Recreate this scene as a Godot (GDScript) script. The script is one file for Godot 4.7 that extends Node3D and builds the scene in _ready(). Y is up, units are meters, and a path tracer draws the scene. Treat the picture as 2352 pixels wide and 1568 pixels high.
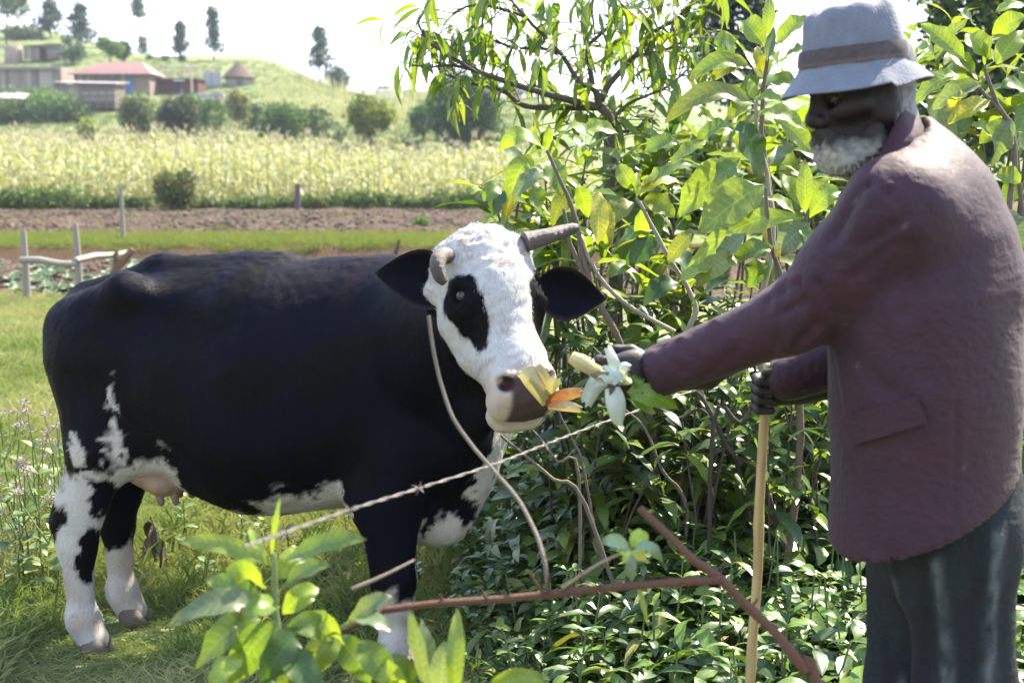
extends Node3D
# A farmer feeding a cow beside a thicket, fields and a hillside hamlet behind.

const FPX := 3000.0      # focal length in pixels of a 2352 x 1568 view of the photograph
const EYE := Vector3(0, 1.55, 0)
var PITCH := atan(404.0 / 3000.0)
var rng := RandomNumberGenerator.new()
var names := {}
var noise := FastNoiseLite.new()
var M := {}

# ---------------------------------------------------------------- pixels to places
func ray(u: float, v: float) -> Vector3:
	var x := (u - 1176.0) / FPX
	var y := -(v - 784.0) / FPX
	var c := cos(PITCH)
	var s := sin(PITCH)
	return Vector3(x, y * c - s, -(c + y * s))
func P(u: float, v: float, d: float) -> Vector3:          # the point d metres ahead (along -z)
	var r := ray(u, v)
	return EYE + r * (d / -r.z)
func G(u: float, v: float, y := 0.0) -> Vector3:           # the point at height y
	var r := ray(u, v)
	return EYE + r * ((y - EYE.y) / r.y)

# ---------------------------------------------------------------- noise
func nz(x: float, y: float, z := 0.0) -> float:            # -1 .. 1, period about one unit
	return noise.get_noise_3d(x, y, z)
func R(a: float, b: float) -> float:
	return rng.randf_range(a, b)
func lin(c: Color) -> Color:
	return c

# ---------------------------------------------------------------- mesh builder
class MB:
	var v := PackedVector3Array()
	var c := PackedColorArray()
	var t := PackedVector2Array()
	var i := PackedInt32Array()
	var flat := false
	func vert(p: Vector3, col := Color.WHITE, uv := Vector2.ZERO) -> int:
		v.append(p); c.append(col); t.append(uv)
		return v.size() - 1
	func tri(a: int, b: int, d: int) -> void:
		i.append(a); i.append(b); i.append(d)
	func quad(a: int, b: int, d: int, e: int) -> void:
		i.append(a); i.append(b); i.append(d)
		i.append(a); i.append(d); i.append(e)
	func face(p: Array, col := Color.WHITE) -> void:        # flat polygon, own vertices
		var n0 := v.size()
		for q in p:
			vert(q, col)
		for k in range(1, p.size() - 1):
			tri(n0, n0 + k, n0 + k + 1)
	func box(at: Vector3, size: Vector3, basis := Basis.IDENTITY, col := Color.WHITE) -> void:
		var h := size * 0.5
		var q := []
		for k in 8:
			q.append(at + basis * Vector3(h.x if k & 1 else -h.x, h.y if k & 2 else -h.y, h.z if k & 4 else -h.z))
		for f in [[0, 1, 3, 2], [5, 4, 6, 7], [4, 0, 2, 6], [1, 5, 7, 3], [2, 3, 7, 6], [4, 5, 1, 0]]:
			face([q[f[3]], q[f[2]], q[f[1]], q[f[0]]], col)
	func tube(pts: Array, radii: Array, sides := 8, col := Color.WHITE, capped := true, col2 = null) -> void:
		var n := pts.size()
		var up := Vector3.UP
		var d0: Vector3 = (pts[1] - pts[0]).normalized()
		if absf(d0.dot(up)) > 0.9:
			up = Vector3.RIGHT
		var side := d0.cross(up).normalized()
		var base := v.size()
		var run := 0.0
		for k in n:
			var d: Vector3 = (pts[mini(k + 1, n - 1)] - pts[maxi(k - 1, 0)]).normalized()
			side = (side - d * side.dot(d)).normalized()
			var bi := d.cross(side)
			if k > 0:
				run += pts[k].distance_to(pts[k - 1])
			var r: float = radii[k] if radii.size() == n else lerpf(radii[0], radii[radii.size() - 1], float(k) / (n - 1))
			var cc: Color = col if col2 == null else col.lerp(col2, float(k) / (n - 1))
			for s in sides + 1:
				var a := TAU * s / sides
				vert(pts[k] + (side * cos(a) + bi * sin(a)) * r, cc, Vector2(float(s) / sides, run))
		for k in n - 1:
			for s in sides:
				var a := base + k * (sides + 1) + s
				quad(a, a + 1, a + sides + 2, a + sides + 1)
		if capped:
			for e in [0, n - 1]:
				var m := vert(pts[e], col if col2 == null or e == 0 else col2)
				for s in sides:
					var a: int = base + e * (sides + 1) + s
					if e == 0:
						tri(m, a + 1, a)
					else:
						tri(m, a, a + 1)
	func normals() -> PackedVector3Array:
		var n := PackedVector3Array()
		n.resize(v.size())
		for k in range(0, i.size(), 3):
			var a := i[k]
			var b := i[k + 1]
			var d := i[k + 2]
			var x := (v[d] - v[a]).cross(v[b] - v[a])
			n[a] += x; n[b] += x; n[d] += x
		for k in n.size():
			n[k] = n[k].normalized() if n[k].length_squared() > 1e-20 else Vector3.UP
		return n
	func mesh() -> ArrayMesh:
		var arr := []
		arr.resize(Mesh.ARRAY_MAX)
		arr[Mesh.ARRAY_VERTEX] = v
		arr[Mesh.ARRAY_NORMAL] = normals()
		arr[Mesh.ARRAY_COLOR] = c
		arr[Mesh.ARRAY_TEX_UV] = t
		arr[Mesh.ARRAY_INDEX] = i
		var m := ArrayMesh.new()
		m.add_surface_from_arrays(Mesh.PRIMITIVE_TRIANGLES, arr)
		return m
	func add(o: MB, x: Transform3D, tint := Color.WHITE) -> void:
		var n0 := v.size()
		for k in o.v.size():
			v.append(x * o.v[k]); c.append(o.c[k] * tint); t.append(o.t[k])
		for k in o.i:
			i.append(n0 + k)

# ---------------------------------------------------------------- scene tree
func numbered(called: String) -> String:
	var k: int = names.get(called, 0)
	names[called] = k + 1
	return called if k == 0 else "%s_%03d" % [called, k]
func put(called: String, mesh: Mesh, m: Material, parent: Node = null, x := Transform3D.IDENTITY) -> MeshInstance3D:
	var o := MeshInstance3D.new()
	o.mesh = mesh
	o.material_override = m
	o.transform = x
	if parent == null:
		o.name = numbered(called)
		add_child(o)
	else:
		o.name = called
		parent.add_child(o, true)
	return o
func tag(o: Node, label: String, category: String, group := "") -> Node:
	o.set_meta("label", label)
	o.set_meta("category", category)
	if group:
		o.set_meta("group", group)
	return o
func thing(called: String, label: String, category: String, at := Vector3.ZERO, group := "") -> Node3D:
	var o := Node3D.new()
	o.name = numbered(called)
	add_child(o)
	o.position = at
	tag(o, label, category, group)
	return o
func kind(o: Node, k: String) -> Node:
	o.set_meta("kind", k)
	return o
func copies(called: String, mesh: Mesh, m: Material, where: Array, parent: Node = null, tints := []) -> MultiMeshInstance3D:
	var mm := MultiMesh.new()
	mm.transform_format = MultiMesh.TRANSFORM_3D
	mm.use_colors = tints.size() > 0
	mm.mesh = mesh
	mm.instance_count = where.size()
	for k in where.size():
		mm.set_instance_transform(k, where[k])
		if tints.size():
			mm.set_instance_color(k, tints[k % tints.size()])
	var o := MultiMeshInstance3D.new()
	o.multimesh = mm
	o.material_override = m
	if parent == null:
		o.name = numbered(called)
		add_child(o)
	else:
		o.name = called
		parent.add_child(o, true)
	return o

# ---------------------------------------------------------------- materials
func mat(col: Color, rough := 0.8, spec := 0.5) -> StandardMaterial3D:   # col is a linear base colour
	var m := StandardMaterial3D.new()
	m.albedo_color = Color(col.r, col.g, col.b).linear_to_srgb()
	m.roughness = rough
	m.metallic_specular = spec
	return m
func vmat(rough := 0.8, spec := 0.5) -> StandardMaterial3D:              # base colour from the vertices
	var m := mat(Color.WHITE, rough, spec)
	m.vertex_color_use_as_albedo = true
	return m
func bumpy(m: StandardMaterial3D, freq: float, cm: float, scale: float, octaves := 4, kindof := FastNoiseLite.TYPE_SIMPLEX) -> StandardMaterial3D:
	var f := FastNoiseLite.new()
	f.noise_type = kindof
	f.seed = 11
	f.frequency = freq
	f.fractal_octaves = octaves
	var t := NoiseTexture2D.new()
	t.noise = f
	t.width = 512
	t.height = 512
	t.seamless = true
	m.heightmap_enabled = true
	m.heightmap_texture = t
	m.heightmap_scale = cm
	m.uv1_triplanar = true
	m.uv1_scale = Vector3.ONE * scale
	return m
func mottled(m: StandardMaterial3D, lo: Color, hi: Color, freq: float, scale: float, octaves := 5) -> StandardMaterial3D:
	var f := FastNoiseLite.new()
	f.seed = 5
	f.frequency = freq
	f.fractal_octaves = octaves
	var g := Gradient.new()
	g.set_color(0, lo.linear_to_srgb())
	g.set_color(1, hi.linear_to_srgb())
	g.set_offset(0, 0.25)
	g.set_offset(1, 0.75)
	var t := NoiseTexture2D.new()
	t.noise = f
	t.width = 512
	t.height = 512
	t.seamless = true
	t.color_ramp = g
	m.albedo_texture = t
	m.uv1_triplanar = true
	m.uv1_scale = Vector3.ONE * scale
	return m

# ---------------------------------------------------------------- smooth solids (signed distances, surface nets)
class Solid:
	var a := PackedVector3Array()
	var b := PackedVector3Array()
	var ra := PackedFloat32Array()
	var rb := PackedFloat32Array()
	var ax := PackedVector3Array()      # axis along which the section is squeezed
	var sq := PackedFloat32Array()      # by how much
	var ks := PackedFloat32Array()      # blend radius
	var cut := PackedByteArray()        # 1: carved away
	var cn := []                        # cutting planes: [point, outward normal]
	var live := PackedInt32Array()
	func cone(p: Vector3, q: Vector3, r1: float, r2: float, k := 0.03, squeeze := 1.0, axis := Vector3(0, 0, 1), carve := false) -> void:
		a.append(p); b.append(q); ra.append(r1); rb.append(r2); ks.append(k)
		ax.append(axis.normalized()); sq.append(squeeze); cut.append(1 if carve else 0)
	func ball(p: Vector3, r: float, k := 0.03, squeeze := 1.0, axis := Vector3(0, 0, 1), carve := false) -> void:
		cone(p, p + Vector3(0, 1e-4, 0), r, r, k, squeeze, axis, carve)
	func both(p: Vector3, q: Vector3, r1: float, r2: float, k := 0.03, squeeze := 1.0, axis := Vector3(0, 0, 1), carve := false) -> void:   # mirrored in z
		for s: float in [1.0, -1.0]:
			var w := Vector3(1, 1, s)
			cone(p * w, q * w, r1, r2, k, squeeze, axis * w, carve)
	func bothx(p: Vector3, q: Vector3, r1: float, r2: float, k := 0.03, squeeze := 1.0, axis := Vector3(1, 0, 0), carve := false) -> void:   # mirrored in x
		for s: float in [1.0, -1.0]:
			var w := Vector3(s, 1, 1)
			cone(p * w, q * w, r1, r2, k, squeeze, axis * w, carve)
	func at(p: Vector3) -> float:
		var d := 9.0
		for j in live:
			var pa := a[j]
			var ba := b[j] - pa
			var w := p - pa
			var t := clampf(w.dot(ba) / ba.length_squared(), 0.0, 1.0)
			w -= ba * t
			var s := sq[j]
			if s != 1.0:
				var n := ax[j]
				w += n * (w.dot(n) * (1.0 / s - 1.0))
			var e := (w.length() - lerpf(ra[j], rb[j], t)) * (s if s < 1.0 else 1.0)
			var k := ks[j]
			if cut[j]:
				var h := maxf(k - absf(d + e), 0.0) / k
				d = maxf(d, -e) + h * h * k * 0.25
			else:
				var h := maxf(k - absf(d - e), 0.0) / k
				d = minf(d, e) - h * h * k * 0.25
		for c in cn:
			d = maxf(d, (p - c[0]).dot(c[1]))
		return d
	func bound(j: int, p: Vector3) -> float:      # a distance the solid j is surely beyond
		var pa := a[j]
		var ba := b[j] - pa
		var w := p - pa
		var t := clampf(w.dot(ba) / ba.length_squared(), 0.0, 1.0)
		return (w - ba * t).length() - maxf(ra[j], rb[j]) * maxf(1.0, sq[j])
	func all() -> void:
		live.resize(a.size())
		for j in a.size():
			live[j] = j
	func build(cell: float, m: MB) -> void:
		var lo := Vector3.ONE * 1e9
		var hi := -lo
		for j in a.size():
			if cut[j]:
				continue
			var r := maxf(ra[j], rb[j]) * maxf(1.0, sq[j])
			for p: Vector3 in [a[j], b[j]]:
				lo = lo.min(p - Vector3.ONE * r)
				hi = hi.max(p + Vector3.ONE * r)
		lo -= Vector3.ONE * cell * 3.0
		hi += Vector3.ONE * cell * 3.0
		var B := 4
		var nb := Vector3i(((hi - lo) / (cell * B)).ceil())
		var nx := nb.x * B + 1
		var ny := nb.y * B + 1
		var nzz := nb.z * B + 1
		var val := PackedFloat32Array()
		val.resize(nx * ny * nzz)
		val.fill(99.0)
		var ids := PackedInt32Array()
		ids.resize(nx * ny * nzz)
		ids.fill(-1)
		var reach := cell * B * 0.5 * 1.7321
		var blocks := []
		var SX := 1
		var SY := nx
		var SZ := nx * ny
		var span := Vector3.ONE * cell * B * 0.5
		for bz in nb.z:
			for by in nb.y:
				for bx in nb.x:
					var mid := lo + Vector3(bx, by, bz) * cell * B + span
					live.clear()
					var any := false
					for j in a.size():
						if bound(j, mid) < reach + ks[j] + 0.02:
							live.append(j)
							if not cut[j]:
								any = true
					if not any:
						continue
					var s := 1.0
					for j in live:
						s = minf(s, sq[j])
					if absf(at(mid)) > reach * 1.05 + 0.02:
						continue
					blocks.append(Vector3i(bx, by, bz) * B)
					for z in B + 1:
						for y in B + 1:
							var g := (bx * B) + (by * B + y) * SY + (bz * B + z) * SZ
							var q := lo + Vector3(bx * B, by * B + y, bz * B + z) * cell
							for x in B + 1:
								if val[g + x] == 99.0:
									val[g + x] = at(q + Vector3(x * cell, 0, 0))
		var off := [0, SX, SY, SX + SY, SZ, SX + SZ, SY + SZ, SX + SY + SZ]
		var edges := [[0, 1], [2, 3], [4, 5], [6, 7], [0, 2], [1, 3], [4, 6], [5, 7], [0, 4], [1, 5], [2, 6], [3, 7]]
		var corner := []
		for k in 8:
			corner.append(Vector3(k & 1, (k >> 1) & 1, (k >> 2) & 1))
		for bl: Vector3i in blocks:
			for z in B:
				for y in B:
					var g0 := bl.x + (bl.y + y) * SY + (bl.z + z) * SZ
					for x in B:
						var g := g0 + x
						var inside := 0
						for o: int in off:
							if val[g + o] < 0.0:
								inside += 1
						if inside == 0 or inside == 8:
							continue
						var sum := Vector3.ZERO
						var cnt := 0
						for e: Array in edges:
							var v0 := val[g + off[e[0]]]
							var v1 := val[g + off[e[1]]]
							if (v0 < 0.0) != (v1 < 0.0):
								sum += (corner[e[0]] as Vector3).lerp(corner[e[1]], v0 / (v0 - v1))
								cnt += 1
						ids[g] = m.vert(lo + (Vector3(bl.x + x, bl.y + y, bl.z + z) + sum / cnt) * cell)
		for bl: Vector3i in blocks:
			for z in B:
				for y in B:
					var g0 := bl.x + (bl.y + y) * SY + (bl.z + z) * SZ
					for x in B:
						var g := g0 + x
						if ids[g] < 0:
							continue
						var neg := val[g] < 0.0
						for k in 3:
							var o: int = [SX, SY, SZ][k]
							var o1: int = [SY, SZ, SX][k]
							var o2: int = [SZ, SX, SY][k]
							if (val[g + o] < 0.0) == neg:
								continue
							var i1 := ids[g - o1]
							var i2 := ids[g - o1 - o2]
							var i3 := ids[g - o2]
							if i1 < 0 or i2 < 0 or i3 < 0:
								continue
							if neg:
								m.quad(ids[g], i3, i2, i1)
							else:
								m.quad(ids[g], i1, i2, i3)

# ================================================================ the scene
func _ready() -> void:
	rng.seed = 20240611
	noise.seed = 7
	noise.frequency = 1.0
	noise.fractal_octaves = 2
	# camera
	var cam := Camera3D.new()
	cam.name = "camera"
	cam.position = EYE
	cam.rotation.x = -PITCH
	cam.near = 0.05
	cam.far = 3000.0
	var lens := CameraAttributesPhysical.new()
	lens.frustum_focal_length = 12.0 * FPX / 784.0
	lens.frustum_near = 0.05
	lens.frustum_far = 3000.0
	lens.frustum_focus_distance = 3.75
	lens.exposure_aperture = 4.2
	cam.attributes = lens
	add_child(cam)
	cam.current = true
	# sky, exposure, haze
	var env := Environment.new()
	env.background_mode = Environment.BG_SKY
	var sky := Sky.new()
	var sm := ProceduralSkyMaterial.new()
	sm.sky_top_color = Color(0.72, 0.83, 1.0)
	sm.sky_horizon_color = Color(0.97, 0.98, 1.0)
	sm.sky_curve = 0.2
	sm.ground_horizon_color = Color(0.6, 0.62, 0.6)
	sm.ground_bottom_color = Color(0.35, 0.36, 0.3)
	sm.sun_angle_max = 20.0
	sky.sky_material = sm
	env.sky = sky
	env.background_energy_multiplier = 0.58
	env.tonemap_mode = Environment.TONE_MAPPER_LINEAR
	env.tonemap_exposure = 5.1
	env.fog_enabled = true
	env.fog_density = 0.0003
	env.fog_light_color = Color(0.92, 0.95, 1.0)
	env.sdfgi_enabled = true
	env.ssao_enabled = true
	env.ssil_enabled = true
	var we := WorldEnvironment.new()
	we.name = "environment"
	we.environment = env
	add_child(we)
	# sun: high, behind the bushes to the right
	var sun := DirectionalLight3D.new()
	sun.name = "sun"
	sun.light_energy = 1.6
	sun.light_color = Color(1.0, 0.96, 0.88)
	sun.light_angular_distance = 0.53
	sun.shadow_enabled = true
	add_child(sun)
	sun.look_at_from_position(Vector3.ZERO, -Vector3(0.60, 1.05, -0.66).normalized(), Vector3.UP)
	var t0 := Time.get_ticks_msec()
	var step := func(what: String) -> void:
		print(what, " ", Time.get_ticks_msec() - t0)
	# shared materials
	M.bark = bumpy(vmat(0.85, 0.3), 0.05, 0.25, 8.0)
	M.leaf_far = leaf_mat(0.6, 0.75, 0.3)
	var veins := vein_texture()
	M.leaf_big = leaf_mat(0.36, 1.0, 0.5)
	M.leaf_big.albedo_texture = veins
	M.leaf_herb = leaf_mat(0.40, 0.8, 0.5)
	M.leaf_herb.albedo_texture = veins
	M.leaf_dull = leaf_mat(0.7, 0.6, 0.3)
	M.maize = leaf_mat(0.6, 0.85, 0.35)
	M.grass = leaf_mat(0.6, 0.8, 0.3)
	M.plank = bumpy(vmat(0.9, 0.25), 0.04, 0.6, 2.0)
	M.wall = bumpy(vmat(0.95, 0.2), 0.03, 1.5, 1.0)
	M.tin = vmat(0.55, 0.5)
	M.paint = vmat(0.6, 0.4)
	M.straw = bumpy(vmat(0.95, 0.2), 0.08, 3.0, 1.0)
	M.clod = vmat(0.95, 0.2)
	make_land()
	step.call("land")
	make_hamlet()
	make_far_trees()
	step.call("far")
	make_maize()
	make_mid()
	step.call("mid")
	make_thicket()
	make_sapling()
	step.call("thicket")
	make_undergrowth()
	make_pasture_plants()
	step.call("pasture")
	make_cow()
	step.call("cow")
	make_man()
	step.call("man")
	make_feed()
	make_foreground()
	step.call("all")

# ---------------------------------------------------------------- the cow
func bell(x: float) -> float:
	return exp(-x * x)
func blot(p: Vector3, c: Vector3, r: Vector3) -> float:   # > 0 inside
	return 1.0 - ((p - c) / r).length()
func hide_body(p: Vector3) -> float:                       # > 0 white, < 0 black, in the cow's own axes
	p += Vector3(nz(p.x * 15.0, p.y * 15.0, p.z * 15.0), nz(p.y * 13.0, p.x * 13.0, 4.0), 0) * 0.03
	var w := -1.0
	var near := p.z > -0.02
	var n := nz(p.x * 9.0, p.y * 9.0, p.z * 9.0) * 0.5 + nz(p.x * 24.0, p.y * 24.0, p.z * 24.0) * 0.35
	if p.x < 0.34 and p.y < 0.75:
		if near:
			w = (0.60 + (p.x - 0.0) * 0.25 - p.y) * 6.0                                   # white stocking
			w = minf(w, -blot(p, Vector3(-0.10, 0.44, 0.13), Vector3(0.075, 0.075, 0.12)) * 2.0)
			w = minf(w, -blot(p, Vector3(0.045, 0.325, 0.17), Vector3(0.055, 0.095, 0.08)) * 2.0)
			w = minf(w, -blot(p, Vector3(0.10, 0.50, 0.20), Vector3(0.05, 0.10, 0.08)) * 2.0)
		else:
			w = (0.29 - p.y) * 8.0
			w = maxf(w, blot(p, Vector3(0.16, 0.54, -0.13), Vector3(0.10, 0.09, 0.14)) * 1.2)
			w = maxf(w, blot(p, Vector3(0.15, 0.40, -0.13), Vector3(0.05, 0.11, 0.09)) * 1.2)
	if p.x > -0.02 and p.x < 0.36 and p.y >= 0.55:
		w = maxf(w, blot(p, Vector3(0.165, 0.70, 0.22), Vector3(0.040, 0.19, 0.2)) * 0.8 - 0.25 + 0.5 * nz(p.x * 22.0, p.y * 6.0, 2.0))
		w = maxf(w, blot(p, Vector3(0.03, 0.69, 0.22), Vector3(0.026, 0.08, 0.2)) * 0.8 - 0.25 + 0.5 * nz(p.x * 22.0, p.y * 6.0, 8.0))
	if p.x >= 0.20 and p.x < 0.92:
		w = maxf(w, minf((0.575 + 0.20 * (p.x - 0.8) - p.y) * 7.0, (p.x - 0.60) * 5.0) - maxf(0.0, p.x - 0.865) * 60.0)
		w = maxf(w, (0.476 - p.y) * 9.0 if p.x < 0.62 else -1.0)
	if p.x >= 0.88:
		var front := p.y < 0.5 and absf(p.z) > 0.075 and p.x < 1.12
		if front:
			w = maxf(w, (0.262 + absf(p.z - 0.2) * 0.1 - p.y) * 9.0)
		if absf(p.z) < 0.15:
			w = maxf(w, minf((0.475 - p.y) * 7.0, (p.x - 1.02) * 8.0) + 0.9 * n - 0.1)
			w = maxf(w, (p.x - 1.25) * 7.0 + 0.8 * n)
	return w + n * 0.62
func hide_head(p: Vector3) -> float:
	var n := nz(p.x * 16.0, p.y * 10.0, p.z * 16.0) * 0.4 + nz(p.x * 40.0, p.y * 16.0, p.z * 40.0) * 0.25
	var w := 0.8
	for s: float in [-1.0, 1.0]:
		var q := Vector3(p.x * s, p.y, p.z)
		w = minf(w, -blot(q, Vector3(0.108, -0.185, -0.03), Vector3(0.048, 0.066, 0.085)) * 2.2)
		w = minf(w, -blot(q, Vector3(0.090, -0.245, -0.04), Vector3(0.036, 0.072, 0.06)) * 2.2)
	return w + n * 1.35

func make_cow() -> void:
	var ya := deg_to_rad(9.8)
	var fwd := Vector3(cos(ya), 0, sin(ya))
	var near := Vector3(-sin(ya), 0, cos(ya))
	var X := Transform3D(Basis(fwd, Vector3.UP, near), Vector3(-1.33, 0, -4.166))
	var cow := thing("cow", "black and white horned cow standing on the grass, face turned to the viewer", "cow", X.origin)
	cow.transform = X
	var s := Solid.new()
	var zz := Vector3(0, 0, 1)
	# trunk
	s.cone(Vector3(0.03, 0.99, 0), Vector3(0.30, 0.90, 0), 0.19, 0.335, 0.06, 0.80)
	s.cone(Vector3(0.30, 0.90, 0), Vector3(0.55, 0.86, 0), 0.335, 0.395, 0.06, 0.78)
	s.cone(Vector3(0.55, 0.86, 0), Vector3(0.85, 0.872, 0), 0.395, 0.365, 0.06, 0.74)
	s.cone(Vector3(0.85, 0.872, 0), Vector3(1.05, 0.86, 0), 0.365, 0.32, 0.06, 0.70)
	s.cone(Vector3(1.05, 0.83, 0), Vector3(1.10, 0.74, 0), 0.28, 0.19, 0.06, 0.8)
	s.cone(Vector3(0.80, 1.19, 0), Vector3(1.0, 1.185, 0), 0.05, 0.065, 0.08)
	# spine, hips
	s.cone(Vector3(-0.03, 1.135, 0), Vector3(0.22, 1.225, 0), 0.03, 0.03, 0.06)
	s.cone(Vector3(0.22, 1.225, 0), Vector3(0.62, 1.232, 0), 0.03, 0.03, 0.07)
	s.both(Vector3(0.19, 1.165, 0.185), Vector3(0.225, 1.155, 0.185), 0.037, 0.032, 0.11)
	s.both(Vector3(0.18, 1.175, 0.17), Vector3(-0.06, 1.065, 0.10), 0.045, 0.045, 0.06)
	s.cone(Vector3(-0.07, 1.10, 0), Vector3(-0.03, 1.13, 0), 0.035, 0.03, 0.04)
	s.both(Vector3(0.33, 1.10, 0.30), Vector3(0.42, 1.06, 0.33), 0.075, 0.05, 0.07, 1.0, zz, true)
	s.both(Vector3(0.10, 1.03, 0.30), Vector3(0.16, 1.00, 0.32), 0.07, 0.06, 0.08, 1.0, zz, true)
	# hind legs, the far one a step ahead
	for k in 2:
		var z := 0.145 if k == 0 else -0.13
		var o := Vector3(0.0 if k == 0 else 0.0, 0, 0)
		var e := 1.0 if k == 0 else -1.0
		var hip := Vector3(0.075, 0.94, z * 0.85)
		s.cone(hip, Vector3(0.085, 0.72, z) + o * 0.5, 0.185, 0.125, 0.07, 0.72)
		s.cone(Vector3(0.16, 0.80, z * 1.05), Vector3(0.165, 0.70, z * 1.05) + o * 0.6, 0.10, 0.085, 0.07, 0.8)
		s.cone(Vector3(0.075, 0.70, z) + o * 0.6, Vector3(-0.005, 0.46, z) + o, 0.115, 0.062, 0.05, 0.75)
		s.cone(Vector3(-0.015, 0.47, z) + o, Vector3(-0.03, 0.36, z) + o, 0.062, 0.06, 0.04, 0.72)
		s.cone(Vector3(-0.045, 0.56, z) + o, Vector3(-0.088, 0.425, z) + o, 0.014, 0.026, 0.05)
		s.cone(Vector3(-0.03, 0.36, z) + o, Vector3(-0.025, 0.15, z) + o, 0.056, 0.042, 0.03, 0.82)
		s.cone(Vector3(-0.025, 0.115, z) + o, Vector3(-0.02, 0.10, z) + o, 0.05, 0.05, 0.03)
		s.cone(Vector3(-0.015, 0.10, z) + o, Vector3(0.01, 0.045, z) + o, 0.046, 0.05, 0.03)
		s.ball(Vector3(0.09, 0.55, z - e * 0.17) + o * 0.5, 0.06, 0.06, 1.0, zz, true)
	# fore legs
	for k in 2:
		var z := 0.165 if k == 0 else -0.165
		var o := Vector3(0.0 if k == 0 else -0.09, 0, 0)
		s.cone(Vector3(0.98, 1.06, z * 0.85), Vector3(1.09, 0.76, z * 1.15), 0.10, 0.115, 0.06, 0.6)
		s.cone(Vector3(1.09, 0.75, z * 1.15), Vector3(0.985, 0.57, z * 1.05) + o * 0.5, 0.125, 0.105, 0.05, 0.75)
		s.cone(Vector3(1.0, 0.56, z) + o * 0.6, Vector3(1.01, 0.30, z) + o, 0.105, 0.062, 0.05, 0.8)
		s.cone(Vector3(1.015, 0.30, z) + o, Vector3(1.018, 0.235, z) + o, 0.063, 0.055, 0.03, 0.9)
		s.cone(Vector3(1.015, 0.25, z) + o, Vector3(1.015, 0.13, z) + o, 0.05, 0.042, 0.03, 0.9)
		s.cone(Vector3(1.015, 0.115, z) + o, Vector3(1.015, 0.10, z) + o, 0.049, 0.049, 0.03)
		s.cone(Vector3(1.02, 0.10, z) + o, Vector3(1.04, 0.045, z) + o, 0.045, 0.049, 0.03)
	# ribs faintly, brisket, dewlap
	s.cone(Vector3(1.02, 0.52, 0), Vector3(1.115, 0.49, 0.01), 0.14, 0.115, 0.06, 0.8)
	s.cone(Vector3(1.115, 0.50, 0.01), Vector3(1.175, 0.62, 0.03), 0.10, 0.105, 0.06, 0.8)
	s.cone(Vector3(1.175, 0.62, 0.03), Vector3(1.20, 0.76, 0.06), 0.10, 0.095, 0.06, 0.8)
	# neck, bent towards the camera
	s.cone(Vector3(0.98, 1.0, 0.02), Vector3(1.17, 1.05, 0.22), 0.235, 0.20, 0.08, 0.8, Vector3(0.5, 0, -0.8))
	s.cone(Vector3(1.17, 1.05, 0.22), Vector3(1.33, 1.13, 0.46), 0.20, 0.145, 0.06, 0.8, Vector3(0.8, 0, -0.5))
	s.cone(Vector3(1.19, 0.74, 0.05), Vector3(1.34, 0.90, 0.42), 0.095, 0.075, 0.10, 0.6, Vector3(0.8, 0, -0.5))
	s.cone(Vector3(1.0, 1.16, 0.0), Vector3(1.3, 1.24, 0.40), 0.06, 0.05, 0.10)
	var m := MB.new()
	s.build(0.0115, m)
	var body_n := m.v.size()
	var black := Color(0.0045, 0.0045, 0.0075)
	var brown := Color(0.0085, 0.008, 0.010)
	var white := Color(0.38, 0.355, 0.315)
	var nn := m.normals()
	for k in body_n:
		var p := m.v[k]
		var w := hide_body(p)
		var f := clampf(w * 5.0 + 0.5, 0.0, 1.0)
		var dirt := clampf(nz(p.x * 7.0, p.y * 5.0, p.z * 7.0 + 9.0) + (0.1 if p.y < 0.3 else -0.25), 0.0, 0.6)
		var wc := white.lerp(Color(0.28, 0.20, 0.13), dirt)
		var bc := black.lerp(brown, clampf(nz(p.x * 3.0, p.y * 3.0, 4.0) + 0.3, 0, 1))
		m.c[k] = bc.lerp(wc, f)
		m.v[k] = p + nn[k] * (nz(p.x * 30.0, p.y * 12.0, p.z * 30.0) * 0.0022 + nz(p.x * 7.0, p.y * 3.0, p.z * 7.0) * 0.004)
	# the head, in its own axes: x to the viewer's right, y from muzzle to poll, z out of the face
	var hb := Basis(Vector3(0, 0, 1), deg_to_rad(2.0)) * Basis(Vector3.UP, deg_to_rad(24.0)) * Basis(Vector3.RIGHT, deg_to_rad(-30.0))
	var HX := Transform3D(hb, P(1124, 517, 3.30))
	var h := Solid.new()
	var hx := Vector3(1, 0, 0)
	h.cone(Vector3(0, -0.07, -0.10), Vector3(0, -0.16, -0.095), 0.10, 0.105, 0.03, 1.13, hx)
	h.cone(Vector3(0, -0.025, -0.075), Vector3(0, -0.06, -0.06), 0.052, 0.06, 0.05, 1.25, hx)
	h.bothx(Vector3(0.075, -0.055, -0.075), Vector3(0.10, -0.045, -0.09), 0.042, 0.034, 0.04)
	h.cone(Vector3(0, -0.14, -0.075), Vector3(0, -0.36, -0.065), 0.098, 0.066, 0.04)
	h.bothx(Vector3(0.07, -0.15, -0.06), Vector3(0.085, -0.185, -0.055), 0.042, 0.038, 0.03)
	h.bothx(Vector3(0.088, -0.142, -0.032), Vector3(0.105, -0.158, -0.055), 0.018, 0.016, 0.02)
	h.bothx(Vector3(0.092, -0.192, -0.03), Vector3(0.108, -0.185, -0.055), 0.012, 0.012, 0.016)
	h.bothx(Vector3(0.100, -0.155, -0.022), Vector3(0.117, -0.160, -0.045), 0.0095, 0.0085, 0.006)
	h.bothx(Vector3(0.098, -0.187, -0.025), Vector3(0.114, -0.184, -0.045), 0.0085, 0.008, 0.006)
	h.bothx(Vector3(0.065, -0.21, -0.13), Vector3(0.055, -0.28, -0.14), 0.075, 0.055, 0.05)
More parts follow.
